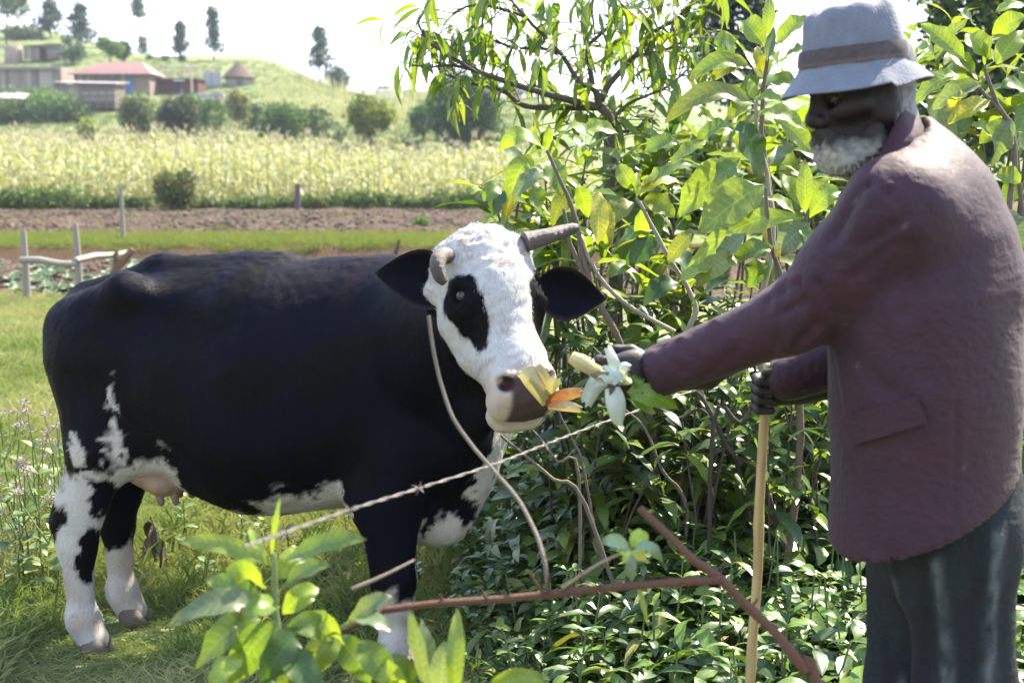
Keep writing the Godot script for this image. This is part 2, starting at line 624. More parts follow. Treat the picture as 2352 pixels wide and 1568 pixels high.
	h.cone(Vector3(0, -0.22, -0.145), Vector3(0, -0.41, -0.125), 0.085, 0.05, 0.05)
	h.cone(Vector3(0, -0.36, -0.06), Vector3(0, -0.43, -0.06), 0.07, 0.068, 0.04, 1.18, hx)
	h.bothx(Vector3(0.045, -0.415, -0.03), Vector3(0.05, -0.44, -0.045), 0.04, 0.038, 0.02)
	h.cone(Vector3(-0.05, -0.455, -0.085), Vector3(0.05, -0.455, -0.085), 0.036, 0.036, 0.025)
	h.cone(Vector3(-0.03, -0.462, -0.132), Vector3(0.03, -0.462, -0.132), 0.044, 0.044, 0.010)
	h.cone(Vector3(0, -0.40, -0.13), Vector3(0, -0.45, -0.13), 0.05, 0.045, 0.02)
	h.bothx(Vector3(0.10, -0.10, -0.12), Vector3(0.13, -0.11, -0.13), 0.035, 0.03, 0.03)
	h.cone(Vector3(0, -0.10, -0.16), Vector3(0.02, -0.05, -0.30), 0.11, 0.115, 0.06)
	h.cone(Vector3(0, -0.26, -0.20), Vector3(0.03, -0.22, -0.32), 0.06, 0.07, 0.06)
	# nostrils, eye sockets, mouth line
	h.bothx(Vector3(0.056, -0.432, 0.000), Vector3(0.068, -0.415, -0.012), 0.015, 0.012, 0.012, 1.0, hx, true)
	h.bothx(Vector3(0.118, -0.170, -0.033), Vector3(0.119, -0.172, -0.034), 0.019, 0.019, 0.012, 1.0, hx, true)
	h.cone(Vector3(-0.075, -0.495, -0.103), Vector3(0.075, -0.495, -0.103), 0.012, 0.009, 0.008, 1.0, hx, true)
	h.bothx(Vector3(0.07, -0.49, -0.106), Vector3(0.082, -0.41, -0.112), 0.007, 0.005, 0.008, 1.0, hx, true)
	var hm := MB.new()
	h.build(0.0065, hm)
	var to_body := X.affine_inverse() * HX
	nn = hm.normals()
	for k in hm.v.size():
		var p := hm.v[k]
		var f := clampf(hide_head(p) * 4.0 + 0.5, 0.0, 1.0)
		var wc := Color(0.37, 0.355, 0.335).lerp(Color(0.26, 0.20, 0.145), clampf(nz(p.x * 14.0, p.y * 22.0, 3.0) * 1.2 + (0.12 if p.y > -0.13 else -0.2), 0.0, 0.55))
		var col := black.lerp(wc, f)
		# bare skin of the muzzle: pinkish tan with dark pad
		var mz := clampf((-0.372 - p.y + nz(p.x * 20.0, p.y * 20.0, p.z * 20.0) * 0.02) * 40.0, 0.0, 1.0)
		col = col.lerp(Color(0.34, 0.27, 0.215), mz * 0.8)
		var pad := clampf((-0.418 - p.y + 0.25 * (p.z + 0.06) + nz(p.x * 25.0, p.y * 25.0, p.z * 25.0) * 0.02) * 70.0, 0.0, 1.0) * clampf((p.z + 0.100) * 90.0, 0.0, 1.0) * clampf((0.058 - absf(p.x)) * 90.0, 0.0, 1.0)
		col = col.lerp(Color(0.055, 0.038, 0.036), pad)
		var nostril := 0.0
		for sd: float in [-1.0, 1.0]:
			nostril = maxf(nostril, 1.0 - (p - Vector3(0.062 * sd, -0.424, -0.005)).length() / 0.024)
		col = col.lerp(Color(0.035, 0.016, 0.016), clampf(nostril * 4.0, 0.0, 1.0))
		if p.z < -0.20:
			col = black.lerp(wc, clampf((-p.y - 0.22) * 30.0 + nz(p.x * 30, p.y * 30, p.z * 30) * 2.0, 0.0, 1.0))
		hm.c[k] = col
		var curl := 0.0045 * clampf((p.y + 0.17) * 10.0, 0.0, 1.0)
		hm.v[k] = p + nn[k] * (nz(p.x * 55.0, p.y * 25.0, p.z * 55.0) * (0.0014 + curl * 0.6) + nz(p.x * 18.0, p.y * 34.0, p.z * 18.0) * (0.0022 + curl * 0.9))
	m.add(hm, to_body)
	# short hair lying back along the body
	var fur := MB.new()
	nn = m.normals()
	for k in m.v.size():
		var p := m.v[k]
		var on_head := k >= body_n
		var lie := Vector3(-0.55, -0.75, 0)
		if on_head:
			lie = to_body.basis * Vector3(0, -1, 0)
			var hp := hm.v[k - body_n]
			if hp.y < -0.38 or hp.z < -0.27:
				continue
			if hp.y > -0.13:
				lie = to_body.basis * Vector3(R(-1, 1), R(-0.6, 1), R(-0.3, 1))
		elif p.y < 0.09:
			continue
		for e in (1 if on_head else 2):
			var j := Vector3(R(-1, 1), R(-1, 1), R(-1, 1))
			var d := (lie + j * 0.35)
			d = (d - nn[k] * d.dot(nn[k])).normalized() + nn[k] * R(0.12, 0.35)
			var sd := d.cross(nn[k]).normalized() * (0.0008 if on_head else 0.0011)
			var q := p + (j - nn[k] * j.dot(nn[k])) * 0.006 - nn[k] * 0.001
			var c := m.c[k] * R(0.7, 1.35)
			fur.face([q - sd, q + sd, q + d * R(0.008, 0.018)], c)
	var hide := vmat(0.5, 0.15)
	bumpy(hide, 0.06, 0.12, 9.0, 3)
	M.hide = hide
	var bodym := put("body", m.mesh(), hide, cow)
	kind(put("coat_hair", fur.mesh(), vmat(0.5, 0.12), bodym), "stuff")
	# ears: cupped leaves of skin, two layers thick
	var ear_mat := bumpy(vmat(0.6, 0.15), 0.06, 0.15, 9.0, 3)
	var iX := X.affine_inverse()
	for e in [[P(1040, 662, 3.27), P(853, 628, 3.32), 0.060, -1.0], [P(1240, 655, 3.36), P(1400, 688, 3.42), 0.056, 1.0]]:
		var root: Vector3 = iX * (e[0] as Vector3)
		var tip: Vector3 = iX * (e[1] as Vector3)
		var along := tip - root
		var out := (iX.basis * Vector3(0.1 * e[3], 0.05, 1)).normalized()
		var across := along.cross(out).normalized()
		out = across.cross(along).normalized() * signf(across.cross(along).dot(out))
		var em := MB.new()
		var ns := 14
		var nt := 10
		for layer in 2:
			var base := em.v.size()
			for a in ns + 1:
				var q := float(a) / ns
				var w: float = e[2] * (0.45 * (1.0 - q) + 0.98 * pow(sin(PI * pow(q, 0.80)), 1.0))
				for b in nt + 1:
					var t := (float(b) / nt * 2.0 - 1.0)
					var cup := (1.0 - t * t) * 0.040 * sin(PI * clampf(q + 0.12, 0, 1)) + 0.02 * q * q
					var th := 0.007 if layer == 1 else 0.0
					var edge := absf(t) > 0.93 or q > 0.96
					var col := black if not edge else Color(0.06, 0.045, 0.036)
					if layer == 0:
						col = col.lerp(Color(0.010, 0.0085, 0.0095), 0.6)
					em.vert(root + along * q + across * (t * w + 0.010 * sin(q * 3.0)) - out * (cup + th * (1.0 - t * t)), col)
			for a in ns:
				for b in nt:
					var g := base + a * (nt + 1) + b
					em.quad(g, g + 1, g + nt + 2, g + nt + 1)
		put("ear", em.mesh(), ear_mat, cow)
	# horns, ringed and blunt
	var horn_mat := vmat(0.55, 0.5)
	bumpy(horn_mat, 0.04, 0.25, 16.0)
	for e in [[[P(1034, 590, 3.27), P(1018, 586, 3.235), P(1007, 596, 3.21), P(1005, 616, 3.195), P(1012, 637, 3.19), P(1023, 650, 3.19)], [0.019, 0.0205, 0.0205, 0.019, 0.0165, 0.009]],
			[[P(1205, 556, 3.33), P(1232, 549, 3.34), P(1262, 541, 3.35), P(1292, 532, 3.37), P(1316, 524, 3.38), P(1328, 519, 3.385)], [0.027, 0.0235, 0.0205, 0.018, 0.0145, 0.006]]]:
		var pts := []
		var rr := []
		for k in 31:
			var q := k / 30.0 * 5.0
			var j := mini(int(q), 4)
			var fr := q - j
			var p: Vector3 = e[0][j].cubic_interpolate(e[0][j + 1], e[0][maxi(j - 1, 0)], e[0][mini(j + 2, 5)], fr)
			pts.append(iX * p)
			rr.append(lerpf(e[1][j], e[1][j + 1], fr) + (0.0006 * sin(k * 2.1) if k < 24 else 0.0))
		var tm := MB.new()
		tm.tube(pts, rr, 16, Color(0.085, 0.064, 0.052), true, Color(0.038, 0.028, 0.024))
		for k in tm.v.size():
			tm.c[k] = tm.c[k] * (1.0 + 0.5 * nz(tm.v[k].x * 40, tm.v[k].y * 40, tm.v[k].z * 40))
		put("horn", tm.mesh(), horn_mat, cow)
	# eyes
	var eye_mat := mat(Color(0.006, 0.005, 0.006), 0.22, 0.5)
	for sd: float in [-1.0, 1.0]:
		var em := SphereMesh.new()
		em.radius = 0.0185
		em.height = 0.037
		em.radial_segments = 24
		em.rings = 12
		put("eye", em, eye_mat, cow, Transform3D(Basis.IDENTITY, to_body * Vector3(0.0985 * sd, -0.171, -0.042)))
	# hooves, cloven
	var hoof_mat := bumpy(mat(Color(0.10, 0.075, 0.055), 0.6), 0.05, 0.2, 8.0)
	for f in [[-0.0, 0.145], [0.0, -0.13], [1.04, 0.165], [0.95, -0.165]]:
		var hs := Solid.new()
		for sd: float in [-1.0, 1.0]:
			hs.cone(Vector3(0.005, 0.05, sd * 0.024), Vector3(0.02, 0.022, sd * 0.026), 0.036, 0.044, 0.012, 0.7)
			hs.cone(Vector3(0.03, 0.022, sd * 0.026), Vector3(0.055, 0.010, sd * 0.022), 0.034, 0.018, 0.012, 0.75)
		hs.cn.append([Vector3(0, 0.0, 0), Vector3(0, -1, 0)])
		var hm2 := MB.new()
		hs.all()
		hs.build(0.006, hm2)
		put("hoof", hm2.mesh(), hoof_mat, cow, Transform3D(Basis.IDENTITY, Vector3(f[0], 0, f[1])))
	# udder and teats
	var us := Solid.new()
	us.cone(Vector3(0.20, 0.625, 0.04), Vector3(0.265, 0.585, 0.04), 0.09, 0.075, 0.03)
	us.cone(Vector3(0.16, 0.62, 0.10), Vector3(0.24, 0.565, 0.10), 0.06, 0.05, 0.04)
	var um := MB.new()
	us.build(0.009, um)
	for k in um.v.size():
		um.c[k] = Color(0.24, 0.165, 0.115) * (1.0 + 0.3 * nz(um.v[k].x * 20, um.v[k].y * 20, um.v[k].z * 20))
	var skin := vmat(0.6, 0.4)
	skin.subsurf_scatter_enabled = true
	skin.subsurf_scatter_strength = 0.15
	var udder := put("udder", um.mesh(), skin, cow)
	for f in [[0.235, 0.11], [0.275, 0.09], [0.25, 0.0], [0.29, 0.0]]:
		var tm := MB.new()
		var p := Vector3(f[0], 0.545, f[1])
		tm.tube([p + Vector3(-0.01, 0.03, 0), p, p + Vector3(0.006, -0.03, 0), p + Vector3(0.010, -0.055, 0), p + Vector3(0.011, -0.06, 0)], [0.020, 0.014, 0.0125, 0.010, 0.003], 10, Color(0.25, 0.17, 0.12), true, Color(0.10, 0.08, 0.06))
		put("teat", tm.mesh(), skin, udder)
	# tail
	var tl := MB.new()
	tl.tube([Vector3(-0.07, 1.115, 0), Vector3(-0.105, 1.08, 0), Vector3(-0.125, 0.98, -0.01), Vector3(-0.12, 0.8, -0.02), Vector3(-0.10, 0.62, -0.02), Vector3(-0.09, 0.50, -0.02), Vector3(-0.088, 0.40, -0.02), Vector3(-0.086, 0.31, -0.02)], [0.035, 0.03, 0.022, 0.018, 0.016, 0.026, 0.028, 0.004], 10, Color(0.010, 0.010, 0.013))
	put("tail", tl.mesh(), hide, cow)

# ---------------------------------------------------------------- the man
func hit(s: Solid, u: float, v: float, d0: float) -> Vector3:   # where the sight line first meets a solid
	s.all()
	var r := ray(u, v).normalized()
	var t := d0
	for k in 80:
		var d := s.at(EYE + r * t)
		if absf(d) < 0.0005:
			break
		t += d * 0.8
		if t > 6.0:
			break
	return EYE + r * t
func seg(p: Vector3, a: Vector3, b: Vector3) -> float:
	var ba := b - a
	var t := clampf((p - a).dot(ba) / ba.length_squared(), 0.0, 1.0)
	return (p - a - ba * t).length()
func finger(s: Solid, pts: Array, r0: float, r1: float) -> void:
	for k in pts.size() - 1:
		s.cone(pts[k], pts[k + 1], lerpf(r0, r1, float(k) / (pts.size() - 1)), lerpf(r0, r1, float(k + 1) / (pts.size() - 1)), 0.004)

func make_man() -> void:
	var man := thing("person", "person in a maroon jacket and grey bucket hat leaning over to feed the cow", "person", Vector3(0.83, 0, -2.5))
	var I := Transform3D(Basis.IDENTITY, -man.position)
	var skin_col := Color(0.0095, 0.0062, 0.0056)
	# ---- head and neck (one surface with the hands and forearms below)
	var fh := Vector3(-cos(deg_to_rad(14.0)), 0, sin(deg_to_rad(14.0)))
	var lf := Vector3.UP.cross(fh).normalized()
	var tilt := Basis(lf, deg_to_rad(-9.0))
	if (tilt * fh).y > 0:
		tilt = Basis(lf, deg_to_rad(9.0))
	var HB := Basis(tilt * fh, tilt * Vector3.UP, lf)          # columns: forward, up, left
	var HX := Transform3D(HB, P(1988, 224, 2.50))
	var h := Solid.new()
	var zz := Vector3(0, 0, 1)
	h.cone(Vector3(-0.015, 0.05, 0), Vector3(0.012, 0.045, 0), 0.09, 0.09, 0.03, 0.82)
	h.cone(Vector3(0.035, 0.03, 0), Vector3(0.047, -0.07, 0), 0.062, 0.048, 0.03, 0.95)
	h.cone(Vector3(-0.005, -0.055, 0), Vector3(0.055, -0.105, 0), 0.056, 0.036, 0.03)
	h.cone(Vector3(0.083, 0.036, -0.032), Vector3(0.083, 0.036, 0.032), 0.015, 0.015, 0.02)
	h.cone(Vector3(0.092, 0.022, 0), Vector3(0.110, -0.022, 0), 0.010, 0.0145, 0.014)
	h.ball(Vector3(0.112, -0.027, 0), 0.0125, 0.01)
	for s: float in [-1.0, 1.0]:
		h.ball(Vector3(0.101, -0.031, 0.015 * s), 0.0125, 0.008)
		h.cone(Vector3(0.072, -0.012, 0.045 * s), Vector3(0.04, -0.008, 0.062 * s), 0.020, 0.018, 0.02)
		h.ball(Vector3(0.088, 0.010, 0.034 * s), 0.017, 0.012, 1.0, zz, true)
		h.cone(Vector3(0.076, 0.017, 0.022 * s), Vector3(0.072, 0.015, 0.046 * s), 0.009, 0.008, 0.006)
		h.cone(Vector3(-0.006, 0.018, 0.076 * s), Vector3(0.0, -0.028, 0.072 * s), 0.019, 0.013, 0.008, 0.55)
		h.ball(Vector3(0.004, 0.0, 0.088 * s), 0.010, 0.008, 1.0, zz, true)
	h.cone(Vector3(0.092, -0.062, -0.014), Vector3(0.092, -0.062, 0.014), 0.013, 0.013, 0.01)
	h.cone(Vector3(0.088, -0.080, -0.012), Vector3(0.088, -0.080, 0.012), 0.013, 0.013, 0.008)
	h.cone(Vector3(-0.025, -0.04, 0), Vector3(-0.085, -0.19, 0), 0.060, 0.070, 0.05)
	var bm := MB.new()
	h.build(0.0048, bm)
	for k in bm.v.size():
		var p := bm.v[k]
		var c := skin_col * (1.0 + 0.35 * nz(p.x * 30, p.y * 30, p.z * 30))
		if (p - Vector3(0.105, -0.066, 0)).length() < 0.02:
			c = c.lerp(Color(0.05, 0.02, 0.02), 0.4)
		if p.x < -0.01 and p.y < 0.10 and p.y > -0.085 - p.x * 0.2 and p.x > -0.12 and (p - Vector3(-0.003, -0.005, p.z)).length() > 0.035:
			c = c.lerp(Color(0.16, 0.155, 0.15), clampf(0.75 + nz(p.x * 60, p.y * 60, p.z * 60) * 0.7, 0, 1))
		bm.c[k] = c
	var whole := MB.new()
	whole.add(bm, I * HX)
	# ---- hands: left one closed on the leaves, right one round the stick
	var W := P(1512, 862, 2.56)
	var LX := Transform3D(Basis(Vector3(1, 0.02, -0.16).normalized(), Vector3(0, 1, 0), Vector3(0.16, 0, 1).normalized()), W)
	LX.basis = LX.basis.orthonormalized()
	var ls := Solid.new()
	ls.cone(Vector3(0.10, 0.0, 0.0), Vector3(0.0, 0.0, 0.0), 0.034, 0.027, 0.02, 0.8)
	ls.cone(Vector3(0.0, 0.0, 0.0), Vector3(-0.05, 0.006, 0.004), 0.028, 0.040, 0.02, 0.6)
	ls.cone(Vector3(-0.05, 0.006, 0.004), Vector3(-0.078, 0.002, 0.002), 0.040, 0.040, 0.02, 0.52)
	for k in 4:
		var y := 0.033 - 0.0205 * k
		var len: float = [0.92, 1.0, 0.95, 0.78][k]
		finger(ls, [Vector3(-0.078, y, 0.006), Vector3(-0.078 - 0.036 * len, y * 1.02, -0.004), Vector3(-0.078 - 0.040 * len, y, -0.030), Vector3(-0.062 - 0.022 * len, y, -0.046)], 0.0105, 0.008)
	finger(ls, [Vector3(-0.012, 0.026, -0.012), Vector3(-0.048, 0.048, -0.026), Vector3(-0.078, 0.050, -0.034), Vector3(-0.098, 0.044, -0.036)], 0.0145, 0.0085)
	var hm := MB.new()
	ls.build(0.0042, hm)
	var SP := P(1764, 902, 2.745)                                # where the stick is gripped
	var up := (P(1766, 838, 2.74) - P(1701, 1928, 2.85)).normalized()
	var RB := Basis(Vector3(1, 0, 0), up, Vector3(1, 0, 0).cross(up).normalized()).orthonormalized()
	var RX := Transform3D(RB, SP)
	var rs := Solid.new()
	rs.cone(Vector3(0.15, 0.015, -0.012), Vector3(0.07, 0.006, -0.016), 0.034, 0.027, 0.02, 0.85)
	rs.cone(Vector3(0.07, 0.004, -0.016), Vector3(0.018, 0.0, -0.024), 0.030, 0.038, 0.02, 0.5)
	for k in 4:
		var y := 0.032 - 0.0208 * k
		finger(rs, [Vector3(0.0, y, -0.027), Vector3(-0.026, y - 0.002, -0.010), Vector3(-0.022, y - 0.004, 0.017), Vector3(0.006, y - 0.004, 0.021)], 0.0108, 0.0082)
	finger(rs, [Vector3(0.045, 0.024, -0.006), Vector3(0.032, 0.046, 0.014), Vector3(0.008, 0.052, 0.021), Vector3(-0.012, 0.048, 0.018)], 0.0135, 0.0085)
	var hm2 := MB.new()
	rs.build(0.0042, hm2)
	for o: MB in [hm, hm2]:
		for k in o.v.size():
			var p := o.v[k]
			o.c[k] = Color(0.014, 0.0092, 0.0082) * (1.0 + 0.4 * nz(p.x * 60, p.y * 60, p.z * 60))
	# arms inside the sleeves, so that head and hands are one body
	for q in [[LX * Vector3(0.10, 0, 0), P(1822, 728, 2.43), P(2062, 482, 2.33), hm, LX], [RX * Vector3(0.15, 0.015, -0.012), P(1985, 800, 2.73), P(2030, 520, 2.66), hm2, RX]]:
		var n0 := whole.v.size()
		whole.tube([I * (q[0] as Vector3), I * (q[1] as Vector3), I * (q[2] as Vector3), I * P(2085, 470, 2.5)], [0.03, 0.038, 0.045, 0.06], 10, skin_col)
		var n1 := whole.v.size()
		whole.add(q[3], I * (q[4] as Transform3D))
		whole.tri(n0, n0 + 1, n1)
		whole.tri(n1 - 3, n1 - 4, 0)
	var skin := vmat(0.5, 0.4)
	bumpy(skin, 0.08, 0.06, 14.0, 3)
	put("body", whole.mesh(), skin, man)
	var eye_mat := mat(Color(0.045, 0.04, 0.036), 0.3, 0.3)
	var iris_mat := mat(Color(0.008, 0.006, 0.005), 0.1, 0.5)
	for s: float in [-1.0, 1.0]:
		var em := SphereMesh.new()
		em.radius = 0.0118
		em.height = 0.0236
		var e := put("eye", em, eye_mat, man, I * HX * Transform3D(Basis.IDENTITY, Vector3(0.076, 0.009, 0.033 * s)))
		var im := SphereMesh.new()
		im.radius = 0.0062
		im.height = 0.0124
		put("iris", im, iris_mat, e, Transform3D(Basis.IDENTITY, e.transform.basis.inverse() * (HB * Vector3(0.0072, -0.003, 0.0))))
	# ---- beard: a woolly mass with loose hairs
	var bs := Solid.new()
	for s: float in [-1.0, 1.0]:
		bs.cone(Vector3(0.010, -0.045, 0.062 * s), Vector3(0.026, -0.080, 0.052 * s), 0.010, 0.018, 0.02)
		bs.cone(Vector3(0.022, -0.080, 0.054 * s), Vector3(0.066, -0.098, 0.026 * s), 0.022, 0.030, 0.025)
		bs.cone(Vector3(0.097, -0.050, 0.010 * s), Vector3(0.086, -0.072, 0.032 * s), 0.011, 0.011, 0.01)
		bs.cone(Vector3(0.086, -0.072, 0.032 * s), Vector3(0.07, -0.105, 0.034 * s), 0.012, 0.02, 0.02)
	bs.cone(Vector3(0.074, -0.092, 0), Vector3(0.068, -0.108, 0), 0.030, 0.023, 0.03)
	var brd := MB.new()
	bs.build(0.0055, brd)
	var bn := brd.normals()
	var hairs := MB.new()
	for k in brd.v.size():
		var p := brd.v[k]
		var pale := clampf((-0.074 - p.y) * 30.0 + 0.25 + nz(p.x * 45, p.y * 45, p.z * 45) * 0.5, 0.0, 1.0)
		var c := Color(0.035, 0.03, 0.028).lerp(Color(0.27, 0.26, 0.235), pale)
		brd.c[k] = c
		brd.v[k] = p + bn[k] * (nz(p.x * 50, p.y * 50, p.z * 50) * 0.006 + nz(p.x * 140, p.y * 140, p.z * 140) * 0.003)
		if k % 2 == 0:
			var q := brd.v[k]
			var d := (bn[k] + Vector3(0.25, -0.8, 0) + Vector3(R(-1, 1), R(-1, 1), R(-1, 1)) * 0.5).normalized()
			var e := d.cross(Vector3(R(-1, 1), R(-1, 1), R(-1, 1))).normalized() * 0.0008
			var tip := q + d * R(0.005, 0.012)
			hairs.face([q - e, q + e, tip], c * R(0.8, 1.3))
	var hair_mat := vmat(0.85, 0.3)
	var beard := put("beard", brd.mesh(), hair_mat, man, I * HX)
	kind(put("loose_hair", hairs.mesh(), hair_mat, beard), "stuff")
	# ---- jacket
	var a := deg_to_rad(24.0)
	var br := Vector3(-sin(a), 0, cos(a))                          # across the shoulders, towards his left
	var th := Vector3(cos(a), 0, sin(a))                           # towards his back
	var J := Solid.new()
	J.cone(P(2128, 850, 2.49), P(2122, 1330, 2.47), 0.235, 0.265, 0.06, 0.70, th)
	J.cone(P(2122, 640, 2.49), P(2128, 860, 2.49), 0.225, 0.235, 0.06, 0.70, th)
	J.cone(P(2118, 575, 2.49), P(2122, 660, 2.49), 0.185, 0.225, 0.06, 0.70, th)
	J.cone(P(2092, 420, 2.50), P(2120, 560, 2.49), 0.085, 0.165, 0.08, 0.80, th)
	J.cone(P(2166, 484, 2.47), P(2190, 640, 2.47), 0.082, 0.118, 0.06)
	J.cone(P(2090, 316, 2.50), P(2152, 450, 2.48), 0.042, 0.078, 0.05)
	var S := P(2062, 482, 2.33)
	var E := P(1822, 728, 2.43)
	var C := P(1502, 858, 2.55)
	J.cone(P(2120, 470, 2.42), S, 0.080, 0.082, 0.07)
	J.cone(S, P(1950, 610, 2.38), 0.092, 0.079, 0.04)
	J.cone(P(1950, 610, 2.38), E, 0.079, 0.066, 0.04)
	J.cone(E, C, 0.065, 0.050, 0.03)
	var FS := P(2030, 520, 2.66)
	var FE := P(1985, 800, 2.73)
	var FW := P(1812, 868, 2.735)
	J.cone(P(2090, 480, 2.58), FS, 0.075, 0.075, 0.05)
	J.cone(FS, FE, 0.085, 0.068, 0.04)
	J.cone(FE, FW, 0.066, 0.050, 0.03)
	# openings: neck and cuffs; the hem is a slanted cut
	J.cone(P(2020, 250, 2.49), P(2052, 368, 2.49), 0.075, 0.066, 0.02, 1.0, zz, true)
	var h1 := P(1893, 1298, 2.36)
	var h2 := P(2360, 1128, 2.32)
	var hn := (h2 - h1).cross(Vector3(0.1, 0.0, 1)).normalized()
	if hn.y > 0:
		hn = -hn
	J.cn.append([h1, hn])
	J.cn.append([C, (C - E).normalized()])
	J.all()
	var creases := []
	for q in [[1985, 425, 1915, 545, 0.016, 0.008], [2060, 520, 1990, 560, 0.016, 0.006], [2050, 560, 1960, 640, 0.014, 0.005], [2092, 560, 2080, 720, 0.016, 0.008],
			[1990, 420, 2040, 440, 0.007, 0.006], [2040, 440, 2086, 500, 0.007, 0.006],
			[1835, 655, 1875, 745, 0.012, 0.007], [1800, 665, 1850, 775, 0.012, 0.008], [1765, 690, 1790, 790, 0.011, 0.005], [1880, 650, 1930, 720, 0.012, 0.006], [1850, 690, 1800, 720, 0.010, 0.006], [1870, 750, 1820, 800, 0.012, 0.006],
			[1560, 775, 1625, 815, 0.011, -0.005], [1510, 795, 1570, 850, 0.011, 0.005], [1640, 735, 1700, 800, 0.014, -0.004], [1700, 800, 1600, 880, 0.014, 0.004],
			[1910, 790, 1965, 1010, 0.014, -0.004], [1940, 780, 2040, 900, 0.022, 0.006], [2200, 930, 2190, 1190, 0.008, 0.004], [2100, 640, 2130, 860, 0.022, 0.005],
			[1960, 1080, 2010, 1260, 0.022, 0.004], [2080, 1060, 2050, 1240, 0.022, -0.004]]:
		var q0 := hit(J, q[0], q[1], 1.6)
		var q1 := hit(J, q[2], q[3], 1.6)
		creases.append([q0, q1, q[4], q[5]])
	var jm := MB.new()
	J.build(0.0085, jm)
	var jn := jm.normals()
	for k in jm.v.size():
		var p := jm.v[k]
		var off := nz(p.x * 4.0, p.y * 1.6, p.z * 4.0) * 0.003 + nz(p.x * 11.0, p.y * 6.0, p.z * 11.0) * 0.0006
		for q in creases:
			var d := seg(p, q[0], q[1])
			if d < q[2] * 3.0:
				off -= q[3] * exp(-d / (q[2] * 0.6)) * 1.1
				off += q[3] * bell((d - q[2] * 1.7) / q[2]) * 0.35
		jm.v[k] = p + jn[k] * off
		var fade := clampf(nz(p.x * 5, p.y * 5, p.z * 5) * 0.8 + 0.2, 0, 1)
		jm.c[k] = Color(0.022, 0.0054, 0.0125).lerp(Color(0.028, 0.0078, 0.0160), fade)
		if nz(p.x * 33, p.y * 33, p.z * 33 + 3.0) > 0.74:
			jm.c[k] = jm.c[k].lerp(Color(0.16, 0.13, 0.13), 0.25)
	var cloth := vmat(0.7, 0.4)
	cloth.rim_enabled = true
	cloth.rim = 0.08
	cloth.rim_tint = 0.15
	bumpy(cloth, 0.020, 0.20, 3.5, 5)
	var jacket := put("jacket", jm.mesh(), cloth, man, I)
	# collar: a folded strip standing round the neck
	var cm := MB.new()
	var ring := [[2010, 384, 2.44, 0.0], [2025, 350, 2.415, 0.3], [2046, 305, 2.41, 0.7], [2070, 262, 2.43, 1.0], [2088, 246, 2.475, 1.0], [2080, 248, 2.53, 1.0], [2050, 275, 2.57, 0.8], [2015, 330, 2.58, 0.4], [1990, 372, 2.56, 0.0]]
	for k in ring.size():
		var q: Array = ring[k]
		var top := P(q[0], q[1], q[2])
		var outw := (top - P(2035, q[1], 2.49)) * Vector3(1, 0, 1)
		outw = outw.normalized()
		var drop: float = 0.030 + 0.022 * q[3]
		cm.vert(top - outw * 0.010 - Vector3(0, 0.030, 0), Color(0.027, 0.0068, 0.0142))
		cm.vert(top - outw * 0.004, Color(0.031, 0.0082, 0.0160))
		cm.vert(top + outw * 0.005 + Vector3(0, 0.001, 0), Color(0.031, 0.0082, 0.0160))
		cm.vert(top + outw * 0.026 - Vector3(0, drop * 0.6, 0), Color(0.029, 0.0075, 0.0150))
		cm.vert(top + outw * 0.040 - Vector3(0, drop, 0), Color(0.027, 0.0068, 0.0142))
		cm.vert(top + outw * 0.034 - Vector3(0, drop + 0.002, 0), Color(0.027, 0.0068, 0.0142))
	for k in ring.size() - 1:
		for j in 5:
			var g := k * 6 + j
			cm.quad(g, g + 1, g + 7, g + 6)
	put("collar", cm.mesh(), cloth, jacket)
	# pocket flap, lying a few millimetres off the side
	var fm := MB.new()
	var fc := []
	for r in 3:
		for k in 9:
			var t := k / 8.0
			var u := lerpf(lerpf(1938, 2108, t), lerpf(1962, 2132, t), r / 2.0)
			var v := lerpf(lerpf(957, 908, t), lerpf(1022, 972, t), r / 2.0)
			fc.append(hit(J, u, v, 1.6))
	for layer in 2:
		for p: Vector3 in fc:
			fm.vert(p + (EYE - p).normalized() * (0.012 if layer == 0 else 0.002), Color(0.027, 0.0068, 0.0142))
	for r in 2:
		for k in 8:
			var g := r * 9 + k
			fm.quad(g, g + 1, g + 10, g + 9)
	var rim := [0, 1, 2, 3, 4, 5, 6, 7, 8, 17, 26, 25, 24, 23, 22, 21, 20, 19, 18, 9]
	for k in rim.size():
		var g: int = rim[k]
		var g2: int = rim[(k + 1) % rim.size()]
		fm.face([fm.v[g], fm.v[g + 27], fm.v[g2 + 27], fm.v[g2]], Color(0.024, 0.0060, 0.0125))
	put("pocket_flap", fm.mesh(), cloth, jacket, Transform3D.IDENTITY)
	# shirt collar
	var sh := Solid.new()
	sh.cone(P(1975, 372, 2.50), P(2005, 400, 2.48), 0.030, 0.036, 0.02, 0.6, th)
	var shm := MB.new()
	sh.build(0.007, shm)
	put("shirt", shm.mesh(), mat(Color(0.42, 0.42, 0.46), 0.9), man, I)
	# ---- trousers and shoes
	var T := Solid.new()
	var floor_near := Vector3(P(2215, 1400, 2.42).x + 0.01, 0.03, -2.42)
	var floor_far := Vector3(P(2085, 1400, 2.62).x - 0.02, 0.03, -2.64)
	T.cone(P(2170, 1120, 2.50), P(2180, 1210, 2.50), 0.17, 0.165, 0.05, 0.85, th)
	T.cone(P(2200, 1230, 2.43), P(2216, 1568, 2.42), 0.105, 0.094, 0.05)
	T.cone(P(2216, 1568, 2.42), floor_near + Vector3(0, 0.06, 0), 0.094, 0.075, 0.03)
	T.cone(P(2110, 1230, 2.60), P(2088, 1568, 2.62), 0.10, 0.088, 0.05)
	T.cone(P(2088, 1568, 2.62), floor_far + Vector3(0, 0.06, 0), 0.088, 0.072, 0.03)
	T.cn.append([floor_near + Vector3(0, 0.01, 0), Vector3(0, -1, 0)])
	var tcr := []
